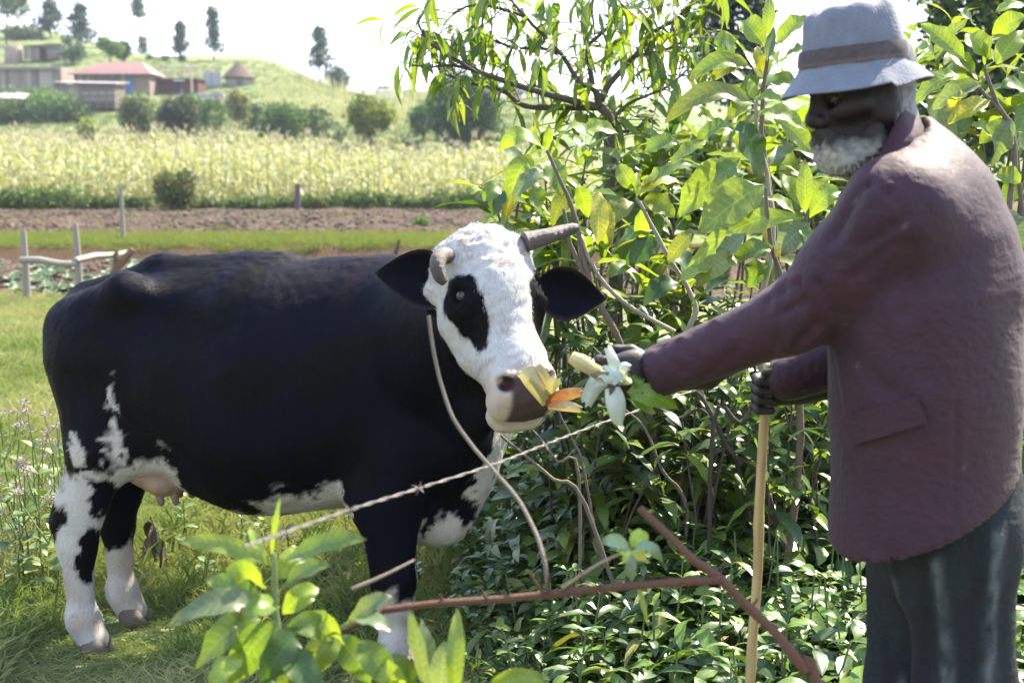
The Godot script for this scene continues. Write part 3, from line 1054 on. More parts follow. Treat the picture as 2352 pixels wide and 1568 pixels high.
	for q in [[2090, 1290, 2122, 1568, 0.02, 0.014], [2150, 1290, 2180, 1568, 0.02, -0.008], [2060, 1330, 2075, 1568, 0.015, -0.006], [2240, 1250, 2225, 1560, 0.02, 0.009], [2290, 1230, 2270, 1560, 0.018, -0.008], [2030, 1300, 2040, 1500, 0.012, 0.006], [2120, 1300, 2160, 1420, 0.012, 0.008]]:
		tcr.append([hit(T, q[0], q[1], 1.6), hit(T, q[2], q[3], 1.6), q[4], q[5]])
	var tm := MB.new()
	T.build(0.010, tm)
	var tn := tm.normals()
	for k in tm.v.size():
		var p := tm.v[k]
		var off := nz(p.x * 6.0, p.y * 3.0, p.z * 6.0) * 0.006
		var worn := 0.0
		for q in tcr:
			var d := seg(p, q[0], q[1])
			off -= q[3] * bell(d / q[2])
			if q[3] < 0.0:
				worn = maxf(worn, bell(d / (q[2] * 0.55)))
		tm.v[k] = p + tn[k] * off
		var c := Color(0.0085, 0.0105, 0.0135).lerp(Color(0.015, 0.018, 0.022), clampf(nz(p.x * 9, p.y * 4, p.z * 9) + 0.3, 0, 1))
		tm.c[k] = c.lerp(Color(0.10, 0.112, 0.118), clampf(worn * (0.55 + nz(p.x * 50, p.y * 20, p.z * 50) * 0.7), 0, 0.7))
	var twill := vmat(0.85, 0.35)
	bumpy(twill, 0.020, 0.25, 3.5, 5)
	put("trousers", tm.mesh(), twill, man, I)
	for f: Vector3 in [floor_near, floor_far]:
		var ss := Solid.new()
		ss.cone(Vector3(0.05, 0.06, 0), Vector3(-0.05, 0.055, 0), 0.05, 0.05, 0.03, 0.85)
		ss.cone(Vector3(-0.05, 0.05, 0), Vector3(-0.17, 0.035, 0), 0.05, 0.042, 0.03, 0.9)
		ss.cn.append([Vector3.ZERO, Vector3(0, -1, 0)])
		var sm := MB.new()
		ss.build(0.01, sm)
		put("shoe", sm.mesh(), mat(Color(0.02, 0.018, 0.016), 0.5), man, Transform3D(Basis(Vector3.UP, -a), Vector3(f.x, 0, f.z) - man.position))
	# ---- hat
	var hat_x := I * Transform3D(HB * Basis(Vector3(0, 0, 1), deg_to_rad(2.0)), P(1962, 150, 2.50))
	var prof := [[0.145, -0.042], [0.1435, -0.039], [0.132, -0.028], [0.119, -0.015], [0.108, -0.004], [0.1015, 0.004], [0.0995, 0.02], [0.0965, 0.04], [0.0925, 0.062], [0.0885, 0.082], [0.083, 0.098], [0.073, 0.109], [0.06, 0.113], [0.03, 0.111], [0.001, 0.109]]
	var om := MB.new()
	var ns := 72
	for layer in 2:
		var base := om.v.size()
		for k in prof.size():
			for s in ns + 1:
				var g := TAU * s / ns
				var r: float = prof[k][0]
				var y: float = prof[k][1]
				var brim := clampf((r - 0.102) / 0.045, 0.0, 1.0) if y < 0.01 else 0.0
				r += brim * (0.006 * sin(g * 2.0 + 0.6) + 0.003 * sin(g * 5.0))
				y += brim * (0.007 * cos(g * 2.0) * (-1.0 if cos(g) > 0 else 0.5) + 0.006 * sin(g * 3.0 + 1.0))
				var hi := clampf((y - 0.045) / 0.06, 0.0, 1.0)
				r += hi * 0.003 * sin(g * 3.0 + 2.0) - hi * 0.004 * maxf(0, sin(g * 4.0 + 0.5))
				var pt := Vector3(r * cos(g) * 1.0, y, r * sin(g) * 0.90)
				y += hi * (0.010 * nz(pt.x * 14, pt.z * 14, 5.0) - 0.012 * bell((pt.z - 0.012) / 0.022))
				pt.y = y
				pt += Vector3(cos(g), 0, sin(g)) * (nz(pt.x * 22, pt.y * 22, pt.z * 22) * 0.003 + nz(pt.x * 50, pt.y * 30, pt.z * 50) * 0.0012)
				if layer == 1:
					pt -= Vector3(cos(g), 0.6, sin(g)) * 0.003
				var c := Color(0.110, 0.118, 0.145) * (1.0 + 0.16 * nz(pt.x * 30, pt.y * 60, pt.z * 30))
				om.vert(pt, c)
		for k in prof.size() - 1:
			for s in ns:
				var g := base + k * (ns + 1) + s
				om.quad(g, g + ns + 1, g + ns + 2, g + 1)
	var felt := vmat(0.92, 0.3)
	felt.rim_enabled = true
	felt.rim = 0.2
	bumpy(felt, 0.04, 0.15, 6.0, 4)
	var hat := put("hat", om.mesh(), felt, man, hat_x)
	var bnd := MB.new()
	for k in 5:
		for s in ns + 1:
			var g := TAU * s / ns
			var y := 0.006 + 0.0075 * k
			var r := 0.1050 - 0.0013 * k + (0.0015 if k > 0 and k < 4 else 0.0)
			var c := Color(0.062, 0.050, 0.053).lerp(Color(0.038, 0.029, 0.032), clampf(0.5 + nz(g * 9, y * 300, 1.0), 0, 1))
			if k == 0:
				c = Color(0.11, 0.07, 0.06)
			bnd.vert(Vector3(r * cos(g), y, r * sin(g) * 0.90) , c)
	for k in 4:
		for s in ns:
			var g := k * (ns + 1) + s
			bnd.quad(g, g + ns + 1, g + ns + 2, g + 1)
	put("hat_band", bnd.mesh(), vmat(0.8, 0.4), hat)
	# ---- the stick he leans on
	var st := MB.new()
	var s0 := P(1701, 1928, 2.85)
	var s1 := P(1766, 836, 2.74)
	var foot := s0
	var pts := []
	var rr := []
	for k in 26:
		var q := k / 25.0
		pts.append(s0.lerp(s1, q) - foot + Vector3(nz(q * 3.0, 1.0) * 0.004, 0, nz(q * 3.0, 7.0) * 0.004))
		rr.append(lerpf(0.0125, 0.0100, q) + nz(q * 9.0, 3.0) * 0.0008 + (0.0015 if k % 7 == 3 else 0.0))
	st.tube(pts, rr, 12, Color(0.40, 0.29, 0.135))
	for k in st.v.size():
		st.c[k] = st.c[k].lerp(Color(0.26, 0.17, 0.075), clampf(nz(st.v[k].x * 60, st.v[k].y * 5, st.v[k].z * 60) * 1.3 + 0.1, 0, 1))
	var wood := vmat(0.6, 0.4)
	bumpy(wood, 0.05, 0.15, 12.0)
	var stick := put("walking_stick", st.mesh(), wood, null, Transform3D(Basis.IDENTITY, foot))
	tag(stick, "pale straight wooden walking stick gripped in the person's right hand", "stick")

# ---------------------------------------------------------------- the lie of the land
const LEFT_D := [-60.0, 21.5, 22.0, 40.0, 60.0, 75.0, 95.0, 110.0, 125.0, 137.0, 155.0, 170.0, 190.0, 230.0, 300.0, 600.0]
const LEFT_H := [0.0, 0.0, 0.22, 0.22, 0.9, 1.5, 3.2, 4.8, 6.8, 8.5, 12.0, 14.8, 17.0, 17.2, 13.0, 2.0]
const RIGHT_D := [-60.0, 21.5, 22.0, 40.0, 60.0, 75.0, 90.0, 110.0, 137.0, 150.0, 165.0, 190.0, 300.0, 600.0]
const RIGHT_H := [0.0, 0.0, 0.22, 0.22, 0.0, 0.3, 2.4, 4.8, 7.6, 8.9, 9.4, 9.0, 6.0, 0.0]
func table(xs: Array, ys: Array, x: float) -> float:
	if x <= xs[0]:
		return ys[0]
	for k in range(1, xs.size()):
		if x < xs[k]:
			return lerpf(ys[k - 1], ys[k], (x - xs[k - 1]) / (xs[k] - xs[k - 1]))
	return ys[ys.size() - 1]
func edge_wave(x: float, d := 20.0) -> float:
	return (nz(x * 0.16, 3.0) * 0.05 + nz(x * 0.6, 8.0) * 0.02) * d
func gy(x: float, d: float) -> float:
	var t := smoothstep(-0.20, -0.09, x / maxf(d, 1.0))
	var dd := d + (edge_wave(x) if d < 36.0 else 0.0)
	var y := lerpf(table(LEFT_D, LEFT_H, dd), table(RIGHT_D, RIGHT_H, dd), t)
	y += 4.2 * smoothstep(-0.26, -0.37, x / maxf(d, 1.0)) * smoothstep(163.0, 196.0, d)
	if d > 60.0:
		y += nz(x * 0.06, d * 0.06) * 0.5 * smoothstep(60.0, 100.0, d)
	return y
func on(u: float, d: float) -> Vector3:                       # on the ground, d ahead, at picture column u
	var x := (u - 1176.0) / FPX * d * 1.0
	return Vector3(x, gy(x, d), -d)

func sheet(called: String, d0: float, d1: float, nd: int, rough: float, col: Callable, m: Material, w0 := true, w1 := true) -> void:
	var mb := MB.new()
	var nx := 150
	for r in nd + 1:
		var q := float(r) / nd
		for k in nx + 1:
			var s := (float(k) / nx * 2.0 - 1.0)
			s = s * (0.35 + 0.65 * absf(s))
			var d := lerpf(d0, d1, q) if d0 < 5.0 or d1 / d0 < 1.6 else d0 * pow(d1 / d0, q)
			var x := s * (maxf(d, 0.0) * 0.95 + 26.0)
			if (r == 0 and w0) or (r == nd and w1) or (w0 and w1):
				d -= edge_wave(x) if d < 36.0 else 0.0
			var y := gy(x, d) + (nz(x * 2.6, d * 2.6, 1.0) + 0.6 * nz(x * 7.0, d * 7.0, 2.0)) * rough * (0.0 if r == 0 or r == nd else 1.0)
			mb.vert(Vector3(x, y, -d), col.call(x, d))
	for r in nd:
		for k in nx:
			var g := r * (nx + 1) + k
			mb.quad(g, g + nx + 1, g + nx + 2, g + 1)
	kind(put(called, mb.mesh(), m), "structure")

func make_land() -> void:
	var turf := bumpy(vmat(0.95, 0.2), 0.05, 3.0, 0.7)
	var soil := bumpy(vmat(0.95, 0.2), 0.03, 6.0, 0.5)
	sheet("pasture", -40.0, 15.0, 110, 0.012, func(x, d):
		var n := nz(x * 0.8, d * 0.8) + 0.5 * nz(x * 3.0, d * 3.0)
		var c := Color(0.12, 0.14, 0.055).lerp(Color(0.19, 0.175, 0.10), clampf(n * 0.8 + 0.25, 0, 1))
		return c.lerp(Color(0.07, 0.05, 0.03), clampf((nz(x * 2.0, d * 2.0, 9.0) - 0.25) * 2.5, 0, 0.7)), turf, false, true)
	sheet("cabbage_bed", 15.0, 21.5, 40, 0.10, func(x, d):
		var n := clampf(nz(x * 1.1, d * 1.1) + 0.4, 0, 1)
		return Color(0.045, 0.029, 0.021).lerp(Color(0.080, 0.058, 0.043), n), soil)
	sheet("grass_strip", 21.5, 25.2, 16, 0.05, func(x, d):
		if d + edge_wave(x) < 22.02:
			return Color(0.055, 0.038, 0.022)
		return Color(0.10, 0.135, 0.032).lerp(Color(0.14, 0.145, 0.05), clampf(nz(x, d) + 0.3, 0, 1)), turf)
	sheet("ploughed_field", 25.2, 39.3, 60, 0.16, func(x, d):
		var n := clampf(nz(x * 1.5, d * 1.5) + 0.4, 0, 1)
		return Color(0.042, 0.028, 0.022).lerp(Color(0.078, 0.057, 0.044), n), soil, true, false)
	sheet("maize_field", 39.3, 67.0, 30, 0.05, func(x, d): return Color(0.08, 0.06, 0.035), soil, false, false)
	sheet("hillside", 67.0, 600.0, 120, 0.10, func(x, d):
		var n := nz(x * 0.12, d * 0.12) + 0.6 * nz(x * 0.5, d * 0.5)
		var c := Color(0.095, 0.13, 0.05).lerp(Color(0.16, 0.17, 0.085), clampf(n * 0.7 + 0.4, 0, 1))
		return c.lerp(Color(0.09, 0.06, 0.04), clampf((nz(x * 0.2, d * 0.45, 7.0) - 0.45) * 4.0, 0, 0.7)), turf, false, false)

# ---------------------------------------------------------------- leaves and foliage
func blade(mb: MB, A: Vector3, C: Vector3, B: Vector3, width: float, face_up: Vector3, fold: float, col: Color, seg := 8, half := 2, wave := 0.0, belly := 0.9, stalk := 0.06) -> void:
	# a leaf along the curve A-C-B, folded along its midrib
	var base := mb.v.size()
	var ph := R(0, 6.0)
	var browned := R(0.72, 1.7) if seg > 4 else 9.0
	for k in seg + 1:
		var q := float(k) / seg
		var p := A.lerp(C, q).lerp(C.lerp(B, q), q)
		var tn := (C - A).lerp(B - C, q).normalized()
		var side := tn.cross(face_up)
		side = side.normalized() if side.length() > 0.05 else tn.cross(Vector3(0.3, 0.2, 1)).normalized()
		var nrm := side.cross(tn).normalized()
		var w := width * 0.5 * maxf(0.03, pow(sin(PI * pow(clampf((q - stalk) / (1.0 - stalk), 0, 1), belly)), 0.75))
		for j in range(-half, half + 1):
			var t := float(j) / half
			var wv := wave * width * sin(q * 17.0 + ph + t * 1.5) * t * t
			var nib := 1.0 + (0.10 * nz(q * 9.0 + ph, t * 3.0, ph) if absf(t) > 0.9 else 0.0)
			var c := col * (1.0 + 0.16 * nz(q * 4.0 + ph * 3.0, t * 2.0, ph))
			c = c.lerp(Color(0.13, 0.085, 0.035), clampf((q - browned) * 5.0 + nz(q * 8.0, t * 4.0, ph) * 0.9, 0.0, 0.9))
			mb.vert(p + side * (t * w * nib) + nrm * (absf(t) * w * fold + wv), c, Vector2(t * 0.5 + 0.5, q))
	var n := half * 2 + 1
	for k in seg:
		for j in n - 1:
			var g := base + k * n + j
			mb.quad(g, g + n, g + n + 1, g + 1)

func vein_texture() -> ImageTexture:
	var im := Image.create(96, 192, false, Image.FORMAT_RGB8)
	for y in 192:
		for x in 96:
			var t := absf(x / 95.0 * 2.0 - 1.0)
			var q := y / 191.0
			var mid := bell(t / 0.05)
			var ph := fposmod((q - t * 0.10) * 11.0, 1.0) - 0.5
			var side := bell(ph / 0.10) * (1.0 - t * 0.5)
			var n := nz(x * 0.09, y * 0.09) * 0.5 + nz(x * 0.3, y * 0.3) * 0.25
			var g := 0.86 + 0.16 * n + 0.22 * mid + 0.14 * side
			var spot := clampf((nz(x * 0.16, y * 0.16, 4.0) - 0.5) * 6.0, 0, 1)
			var c := Color(g, g, g * 0.9)
			c = c.lerp(Color(0.75, 0.6, 0.3), spot * 0.5)
			im.set_pixel(x, y, c)
	return ImageTexture.create_from_image(im)

func leaf_mat(rough: float, through: float, spec := 0.5) -> StandardMaterial3D:
	var m := vmat(rough, spec)
	m.backlight_enabled = true
	m.backlight = Color(1.0 * through, 1.0 * through, 0.62 * through)
	return m

# crowns: small leaf tufts spread through overlapping lobes
func foliage(mb: MB, lobes: Array, count: int, size: float, cols: Array, shell := 0.55) -> void:
	var total := 0.0
	for l in lobes:
		total += pow(l[1].x * l[1].y * l[1].z, 0.667)
	for l in lobes:
		var n := int(count * pow(l[1].x * l[1].y * l[1].z, 0.667) / total)
		var tone := R(0.75, 1.25)
		for k in n:
			var dir := Vector3(rng.randfn(), rng.randfn(), rng.randfn()).normalized()
			var r := lerpf(shell, 1.06, pow(rng.randf(), 0.6)) * (1.0 + 0.28 * nz(dir.x * 2.5 + l[0].x, dir.y * 2.5 + l[0].y, dir.z * 2.5))
			var p: Vector3 = l[0] + dir * r * l[1]
			var c: Color = cols[rng.randi() % cols.size()] * tone * R(0.75, 1.25)
			for q in 3:
				var ax := (Vector3(rng.randfn(), rng.randfn() * 0.7, rng.randfn()) + dir * 0.8).normalized()
				var sd := ax.cross(Vector3(rng.randfn(), rng.randfn(), rng.randfn())).normalized()
				var s := size * R(0.6, 1.3)
				var o := p + Vector3(rng.randfn(), rng.randfn(), rng.randfn()) * size * 0.5
				var n0 := mb.v.size()
				mb.vert(o, c); mb.vert(o + ax * s * 0.55 + sd * s * 0.26, c); mb.vert(o + ax * s, c); mb.vert(o + ax * s * 0.55 - sd * s * 0.26, c)
				mb.quad(n0, n0 + 1, n0 + 2, n0 + 3)

func lobes_for(w: float, h: float, n: int) -> Array:
	var out := [[Vector3(0, 0, 0), Vector3(w * 0.36, h * 0.36, w * 0.36)]]
	for k in n:
		var a := TAU * k / n + R(-0.4, 0.4)
		var y := R(-0.30, 0.34)
		var rr := (1.0 - absf(y) * 1.1)
		out.append([Vector3(cos(a) * w * 0.30 * rr, y * h, sin(a) * w * 0.30 * rr), Vector3(w, h, w) * R(0.13, 0.22)])
	return out

# a tree or shrub whose crown fills the picture box u0..u1, v0..v1 at distance d
func tree(called: String, label: String, category: String, u0: float, u1: float, v0: float, v1: float, d: float, cols: Array, count: int, size: float, group := "", trunk := 0.03, conifer := false) -> void:
	var top := P((u0 + u1) * 0.5, v0, d)
	var low := P((u0 + u1) * 0.5, v1, d)
	var w := (u1 - u0) / FPX * d * 1.0
	var foot := Vector3(top.x, gy(top.x, d) - 0.05, -d)
	var o := thing(called, label, category, foot, group)
	var h := top.y - low.y
	var mid := Vector3(0, (top.y + low.y) * 0.5 - foot.y, 0)
	var tm := MB.new()
	var tall := mid.y + h * (0.42 if conifer else 0.15)
	var pts := []
	for k in 6:
		pts.append(Vector3(nz(k * 0.7, d, u0) * w * 0.04, tall * k / 5.0, nz(k * 0.7, d, u0 + 5.0) * w * 0.04))
	var tr := maxf(trunk * h, 0.05)
	tm.tube(pts, [tr, tr * 0.35], 7, Color(0.085, 0.065, 0.05))
	if not conifer:
		for k in 5:
			var a := R(0, TAU)
			var p0 := Vector3(0, maxf(mid.y - h * R(0.1, 0.4), 0.05), 0)
			tm.tube([p0, p0 + Vector3(cos(a) * w * 0.14, h * 0.14, sin(a) * w * 0.14), p0 + Vector3(cos(a) * w * 0.3, h * 0.34, sin(a) * w * 0.3)], [tr * 0.5, tr * 0.18], 5, Color(0.085, 0.065, 0.05))
	put("trunk", tm.mesh(), M.bark, o)
	var cm := MB.new()
	if conifer:
		var tiers := 7
		for k in tiers:
			var q := (k + 0.5) / tiers
			var y := mid.y - h * 0.5 + h * q
			var reach := w * 0.5 * (1.12 - q) * R(0.35, 1.35) + w * 0.05
			for b in 5:
				var a := R(0, TAU)
				var len := reach * R(0.45, 1.1)
				var lobes := [[Vector3(cos(a) * len * 0.55, y + len * 0.06, sin(a) * len * 0.55), Vector3(maxf(len * 0.5, 0.2), h * 0.035, maxf(len * 0.4, 0.2))]]
				foliage(cm, lobes, count / (tiers * 5), size, cols, 0.2)
	else:
		var lob := lobes_for(w, h, 9)
		for l in lob:
			l[0] += mid
		foliage(cm, lob, count, size, cols)
	put("crown", cm.mesh(), M.leaf_far, o)

func hedge(called: String, label: String, category: String, u0: float, u1: float, v0: float, v1: float, d: float, cols: Array, count: int, size: float, group := "") -> void:
	# a run of clipped or wild bushes, sitting on the ground
	var w := (u1 - u0) / FPX * d
	var c := (u0 + u1) * 0.5
	var foot := on(c, d)
	var h := maxf(P(c, v0, d).y - foot.y, 0.3)
	var o := thing(called, label, category, foot, group)
	var lob := []
	var n := maxi(2, int(w / maxf(h, 0.6) * 1.6))
	for k in n:
		var x := ((k + 0.5) / n - 0.5) * w
		lob.append([Vector3(x, gy(foot.x + x, d) - foot.y + h * R(0.4, 0.52), R(-0.2, 0.2) * h), Vector3(w / n * 0.85, h * R(0.42, 0.55), h * 0.5)])
	var sm := MB.new()
	for k in n:
		var p: Vector3 = lob[k][0]
		sm.tube([Vector3(p.x, p.y - h * 0.55, p.z), Vector3(p.x + 0.05, p.y, p.z)], [0.05, 0.02], 5, Color(0.085, 0.065, 0.05))
	kind(put("stems", sm.mesh(), M.bark, o), "stuff")
	var cm := MB.new()
	foliage(cm, lob, count, size, cols, 0.4)
	put("crown", cm.mesh(), M.leaf_far, o)

# ---------------------------------------------------------------- hamlet on the hill
func px_m(d: float) -> float:
	return d / FPX
func planks(parent: Node, called: String, x0: float, x1: float, y0: float, y1: float, z: float, step: float, upright: bool, tones: Array, gap := 0.03) -> void:
	var n := maxi(1, int(round(((x1 - x0) if upright else (y1 - y0)) / step)))
	for k in n:
		var mb := MB.new()
		var a := float(k) / n
		var b := float(k + 1) / n
		var c: Color = tones[rng.randi() % tones.size()] * R(0.75, 1.25)
		if upright:
			var xa := lerpf(x0, x1, a)
			var xb := lerpf(x0, x1, b) - gap
			mb.box(Vector3((xa + xb) * 0.5, (y0 + y1) * 0.5 + R(-0.06, 0.06), z + R(-0.02, 0.02)), Vector3(xb - xa, y1 - y0, 0.05), Basis(Vector3(0, 0, 1), R(-0.01, 0.01)), c)
		else:
			var ya := lerpf(y0, y1, a)
			var yb := lerpf(y0, y1, b) - gap
			mb.box(Vector3((x0 + x1) * 0.5, (ya + yb) * 0.5, z + R(-0.02, 0.02)), Vector3(x1 - x0, yb - ya, 0.05), Basis(Vector3(0, 0, 1), R(-0.004, 0.004)), c)
		put(called, mb.mesh(), M.plank, parent)
func one_box(parent: Node, called: String, at: Vector3, size: Vector3, m: Material, col := Color.WHITE, b := Basis.IDENTITY) -> Node:
	var mb := MB.new()
	mb.box(at, size, b, col)
	return put(called, mb.mesh(), m, parent)

func make_hamlet() -> void:
	var grey := [Color(0.20, 0.165, 0.14), Color(0.25, 0.215, 0.185), Color(0.17, 0.14, 0.12), Color(0.29, 0.25, 0.22)]
	var dark := Color(0.015, 0.013, 0.012)
	# long plank shed
	var d := 140.0
	var at := on(60, d)
	var y := P(60, 213, d).y
	at.y = minf(at.y, y)
	var s := px_m(d)
	var o := thing("plank_shed", "long grey shed of upright weathered planks under a thin tin roof", "shed", Vector3(at.x, P(60, 216, d).y, at.z), "")
	one_box(o, "wall", Vector3(0, 1.1, -2.2), Vector3(9.0, 3.6, 4.0), M.wall, Color(0.20, 0.17, 0.145))
	planks(o, "plank", -5.0, 3.6, -0.5, 2.6, -0.1, 0.46, true, grey)
	one_box(o, "roof", Vector3(-0.6, 2.75, -2.2), Vector3(9.8, 0.08, 5.2), M.tin, Color(0.24, 0.225, 0.205), Basis(Vector3(1, 0, 0), 0.05))
	# farmhouse with the red hipped roof
	d = 137.0
	s = px_m(d)
	o = thing("farmhouse", "low farmhouse with a rusty red hipped tin roof and a blue door", "house", Vector3(P(258, 212, d).x, P(258, 214, d).y, -d))
	var wl := -85.0 * s
	var wr := 85.0 * s
	one_box(o, "wall", Vector3(0, 0.6, -2.5), Vector3(wr - wl - 0.1, 3.4, 4.9), M.wall, Color(0.19, 0.145, 0.11))
	planks(o, "plank", wl, 30.0 * s, -0.6, 2.0, -0.02, 0.42, true, [Color(0.20, 0.15, 0.14), Color(0.25, 0.19, 0.17), Color(0.14, 0.115, 0.11)])
	var dr := one_box(o, "door", Vector3(40.0 * s, 0.85, 0.0), Vector3(0.72, 1.8, 0.1), M.paint, Color(0.045, 0.11, 0.22))
	one_box(dr, "handle", Vector3(40.0 * s + 0.24, 0.85, 0.07), Vector3(0.05, 0.12, 0.04), M.tin, Color(0.2, 0.2, 0.2))
	one_box(o, "window", Vector3(2.0 * s, 1.05, 0.03), Vector3(0.7, 0.7, 0.05), M.paint, Color(0.05, 0.05, 0.06))
	var rf := Node3D.new()
	rf.name = "roof"
	o.add_child(rf)
	var e0 := Vector3(wl - 0.5, 1.95, 0.7)
	var e1 := Vector3(wr + 0.35, 1.95, 0.7)
	var e2 := Vector3(wr + 0.35, 1.95, -5.4)
	var e3 := Vector3(wl - 0.5, 1.95, -5.4)
	var r0 := Vector3(-28.0 * s, 3.35, -2.4)
	var r1 := Vector3(55.0 * s, 3.30, -2.4)
	var red := Color(0.135, 0.050, 0.040)
	for f in [[e0, r0, r1, e1], [e3, r0, e0], [e1, r1, e2], [e2, r1, r0, e3]]:
		var mb := MB.new()
		mb.face(f, red * R(0.85, 1.2))
		put("roof_sheet", mb.mesh(), M.tin, rf)
	one_box(rf, "fascia", Vector3((e0.x + e1.x) * 0.5, 1.93, 0.68), Vector3(e1.x - e0.x, 0.12, 0.05), M.plank, Color(0.32, 0.25, 0.2))
	# slatted store
	d = 124.0
	s = px_m(d)
	o = thing("slatted_store", "slatted wooden store with gaps between its planks in front of the farmhouse", "shed", Vector3(P(198, 242, d).x, P(198, 243, d).y, -d))
	wl = -68.0 * s
	wr = 66.0 * s
	one_box(o, "wall", Vector3(0, 0.9, -1.8), Vector3(wr - wl - 0.2, 2.2, 3.2), M.wall, Color(0.12, 0.10, 0.085))
	planks(o, "plank", wl, -12.0 * s, 0.1, 2.05, 0.0, 0.32, true, grey, 0.02)
	planks(o, "plank", -12.0 * s, wr, 0.2, 1.95, 0.02, 0.29, false, grey, 0.06)
	for k in 5:
		one_box(o, "post", Vector3(lerpf(-10.0 * s, wr - 0.05, k / 4.0), 0.85, 0.09), Vector3(0.1, 2.3, 0.08), M.plank, grey[0] * 0.8)
	one_box(o, "roof", Vector3(0, 2.25, -1.6), Vector3(wr - wl + 0.5, 0.09, 4.4), M.tin, Color(0.22, 0.18, 0.165), Basis(Vector3(0, 0, 1), -0.02) * Basis(Vector3(1, 0, 0), 0.08))
	# brick hut
	d = 140.0
	s = px_m(d)
	o = thing("brick_hut", "small red-brown hut with flat dark roof and dark blue doorway", "house", Vector3(P(400, 216, d).x, P(400, 217, d).y, -d))
	wl = -54.0 * s
	wr = 54.0 * s
	one_box(o, "wall", Vector3(0, 0.3, -1.8), Vector3(wr - wl, 2.6, 3.4), M.wall, Color(0.10, 0.050, 0.038))
	one_box(o, "door", Vector3(8.0 * s, 0.62, -0.09), Vector3(0.62, 1.5, 0.06), M.paint, Color(0.02, 0.028, 0.065))
	one_box(o, "roof", Vector3(0, 1.68, -1.7), Vector3(wr - wl + 0.5, 0.10, 4.4), M.tin, Color(0.09, 0.08, 0.075), Basis(Vector3(1, 0, 0), 0.03))
	one_box(o, "awning", Vector3(14.0 * s, 1.48, 0.35), Vector3(1.1, 0.04, 0.8), M.tin, Color(0.35, 0.35, 0.35), Basis(Vector3(1, 0, 0), 0.3))
	# thatched hut with a tin side fence
	d = 146.0
	s = px_m(d)
	o = thing("thatched_hut", "round mud hut with a conical thatched roof on the hill", "hut", Vector3(P(543, 197, d).x, P(543, 199, d).y, -d))
	var mb2 := MB.new()
	mb2.tube([Vector3(0, -0.5, -1.5), Vector3(0, 1.25, -1.5)], [31.0 * s, 31.0 * s], 24, Color(0.22, 0.20, 0.18))
	put("wall", mb2.mesh(), M.wall, o)
	one_box(o, "door", Vector3(0.3, 0.55, -1.5 + 31.0 * s), Vector3(0.6, 1.2, 0.06), M.paint, Color(0.10, 0.08, 0.07))
	var th := MB.new()
	th.tube([Vector3(0, 1.0, -1.5), Vector3(0, 1.12, -1.5), Vector3(0.02, 2.0, -1.5), Vector3(0, 2.75, -1.5), Vector3(0, 2.9, -1.5)], [38.0 * s, 37.0 * s, 20.0 * s, 5.0 * s, 0.02], 24, Color(0.11, 0.09, 0.065))
	for k in th.v.size():
		th.v[k] += Vector3(nz(th.v[k].x * 2, th.v[k].y * 2, th.v[k].z * 2), nz(th.v[k].x * 3, 1, th.v[k].z * 3), 0) * 0.10
	put("thatch", th.mesh(), M.straw, o)
	o = thing("tin_fence", "grey tin fence panel beside the thatched hut", "fence", Vector3(P(491, 196, d).x, P(491, 198, d).y, -d + 0.5))
	for k in 6:
		one_box(o, "panel", Vector3((k - 2.5) * 0.31, 0.6, 0.02 * (k % 2)), Vector3(0.30, 1.75, 0.05), M.tin, Color(0.22, 0.22, 0.24) * R(0.85, 1.15))
	# ruined sheds higher up
	d = 166.0
	s = px_m(d)
	o = thing("mud_store", "crumbling brown mud store at the top of the slope", "shed", Vector3(P(30, 140, d).x, P(30, 143, d).y, -d))
	var ms := MB.new()
	ms.tube([Vector3(0, -0.6, 0), Vector3(0.05, 1.0, 0), Vector3(-0.05, 1.9, 0)], [1.15, 1.05, 1.0], 14, Color(0.25, 0.19, 0.15))
	for k in ms.v.size():
		ms.v[k] += Vector3(nz(ms.v[k].x * 2, ms.v[k].y * 2), nz(ms.v[k].x, ms.v[k].z), 0) * 0.18
	put("wall", ms.mesh(), M.wall, o)
	for k in 6:
		one_box(o, "roof_pole", Vector3((k - 2.5) * 0.35, 1.98, 0), Vector3(0.08, 0.08, 2.3), M.plank, grey[k % 4], Basis(Vector3(0, 1, 0), R(-0.15, 0.15)))
	o = thing("open_shed", "tumbledown open shed of grey poles and boards beside the mud store", "shed", Vector3(P(98, 134, d).x, P(98, 137, d).y, -d))
	one_box(o, "back_wall", Vector3(0, 0.8, -2.0), Vector3(4.2, 1.8, 0.1), M.wall, Color(0.12, 0.10, 0.09))
	planks(o, "plank", -2.3, -0.4, 0.0, 1.5, 0.0, 0.4, true, grey)
	planks(o, "plank", 0.5, 2.3, 0.2, 1.35, 0.0, 0.24, false, grey, 0.02)
	for k in 4:
		one_box(o, "post", Vector3(-2.3 + k * 1.53, 0.8, 0.06), Vector3(0.11, 1.9, 0.1), M.plank, grey[k])
	one_box(o, "roof", Vector3(0, 1.8, -0.9), Vector3(4.9, 0.08, 2.6), M.tin, Color(0.22, 0.19, 0.18), Basis(Vector3(0, 0, 1), 0.03))
	# collapsed roof, low stone wall, pole
	d = 118.0
	o = thing("collapsed_roof", "collapsed pinkish tin roof lying among the hedges", "roof", Vector3(P(25, 229, d).x, P(25, 228, d).y, -d))
	for k in 5:
		one_box(o, "roof_sheet", Vector3((k - 2) * 0.55, 0.28 + 0.06 * (k % 2), 0), Vector3(0.62, 0.05, 1.5), M.tin, Color(0.22, 0.17, 0.155) * R(0.8, 1.25), Basis(Vector3(0, 0, 1), -0.18 + R(-0.06, 0.06)) * Basis(Vector3(1, 0, 0), 0.35))
	one_box(o, "beam", Vector3(0.1, 0.05, -0.1), Vector3(2.6, 0.14, 0.14), M.plank, grey[0], Basis(Vector3(0, 0, 1), -0.15))
	d = 128.0
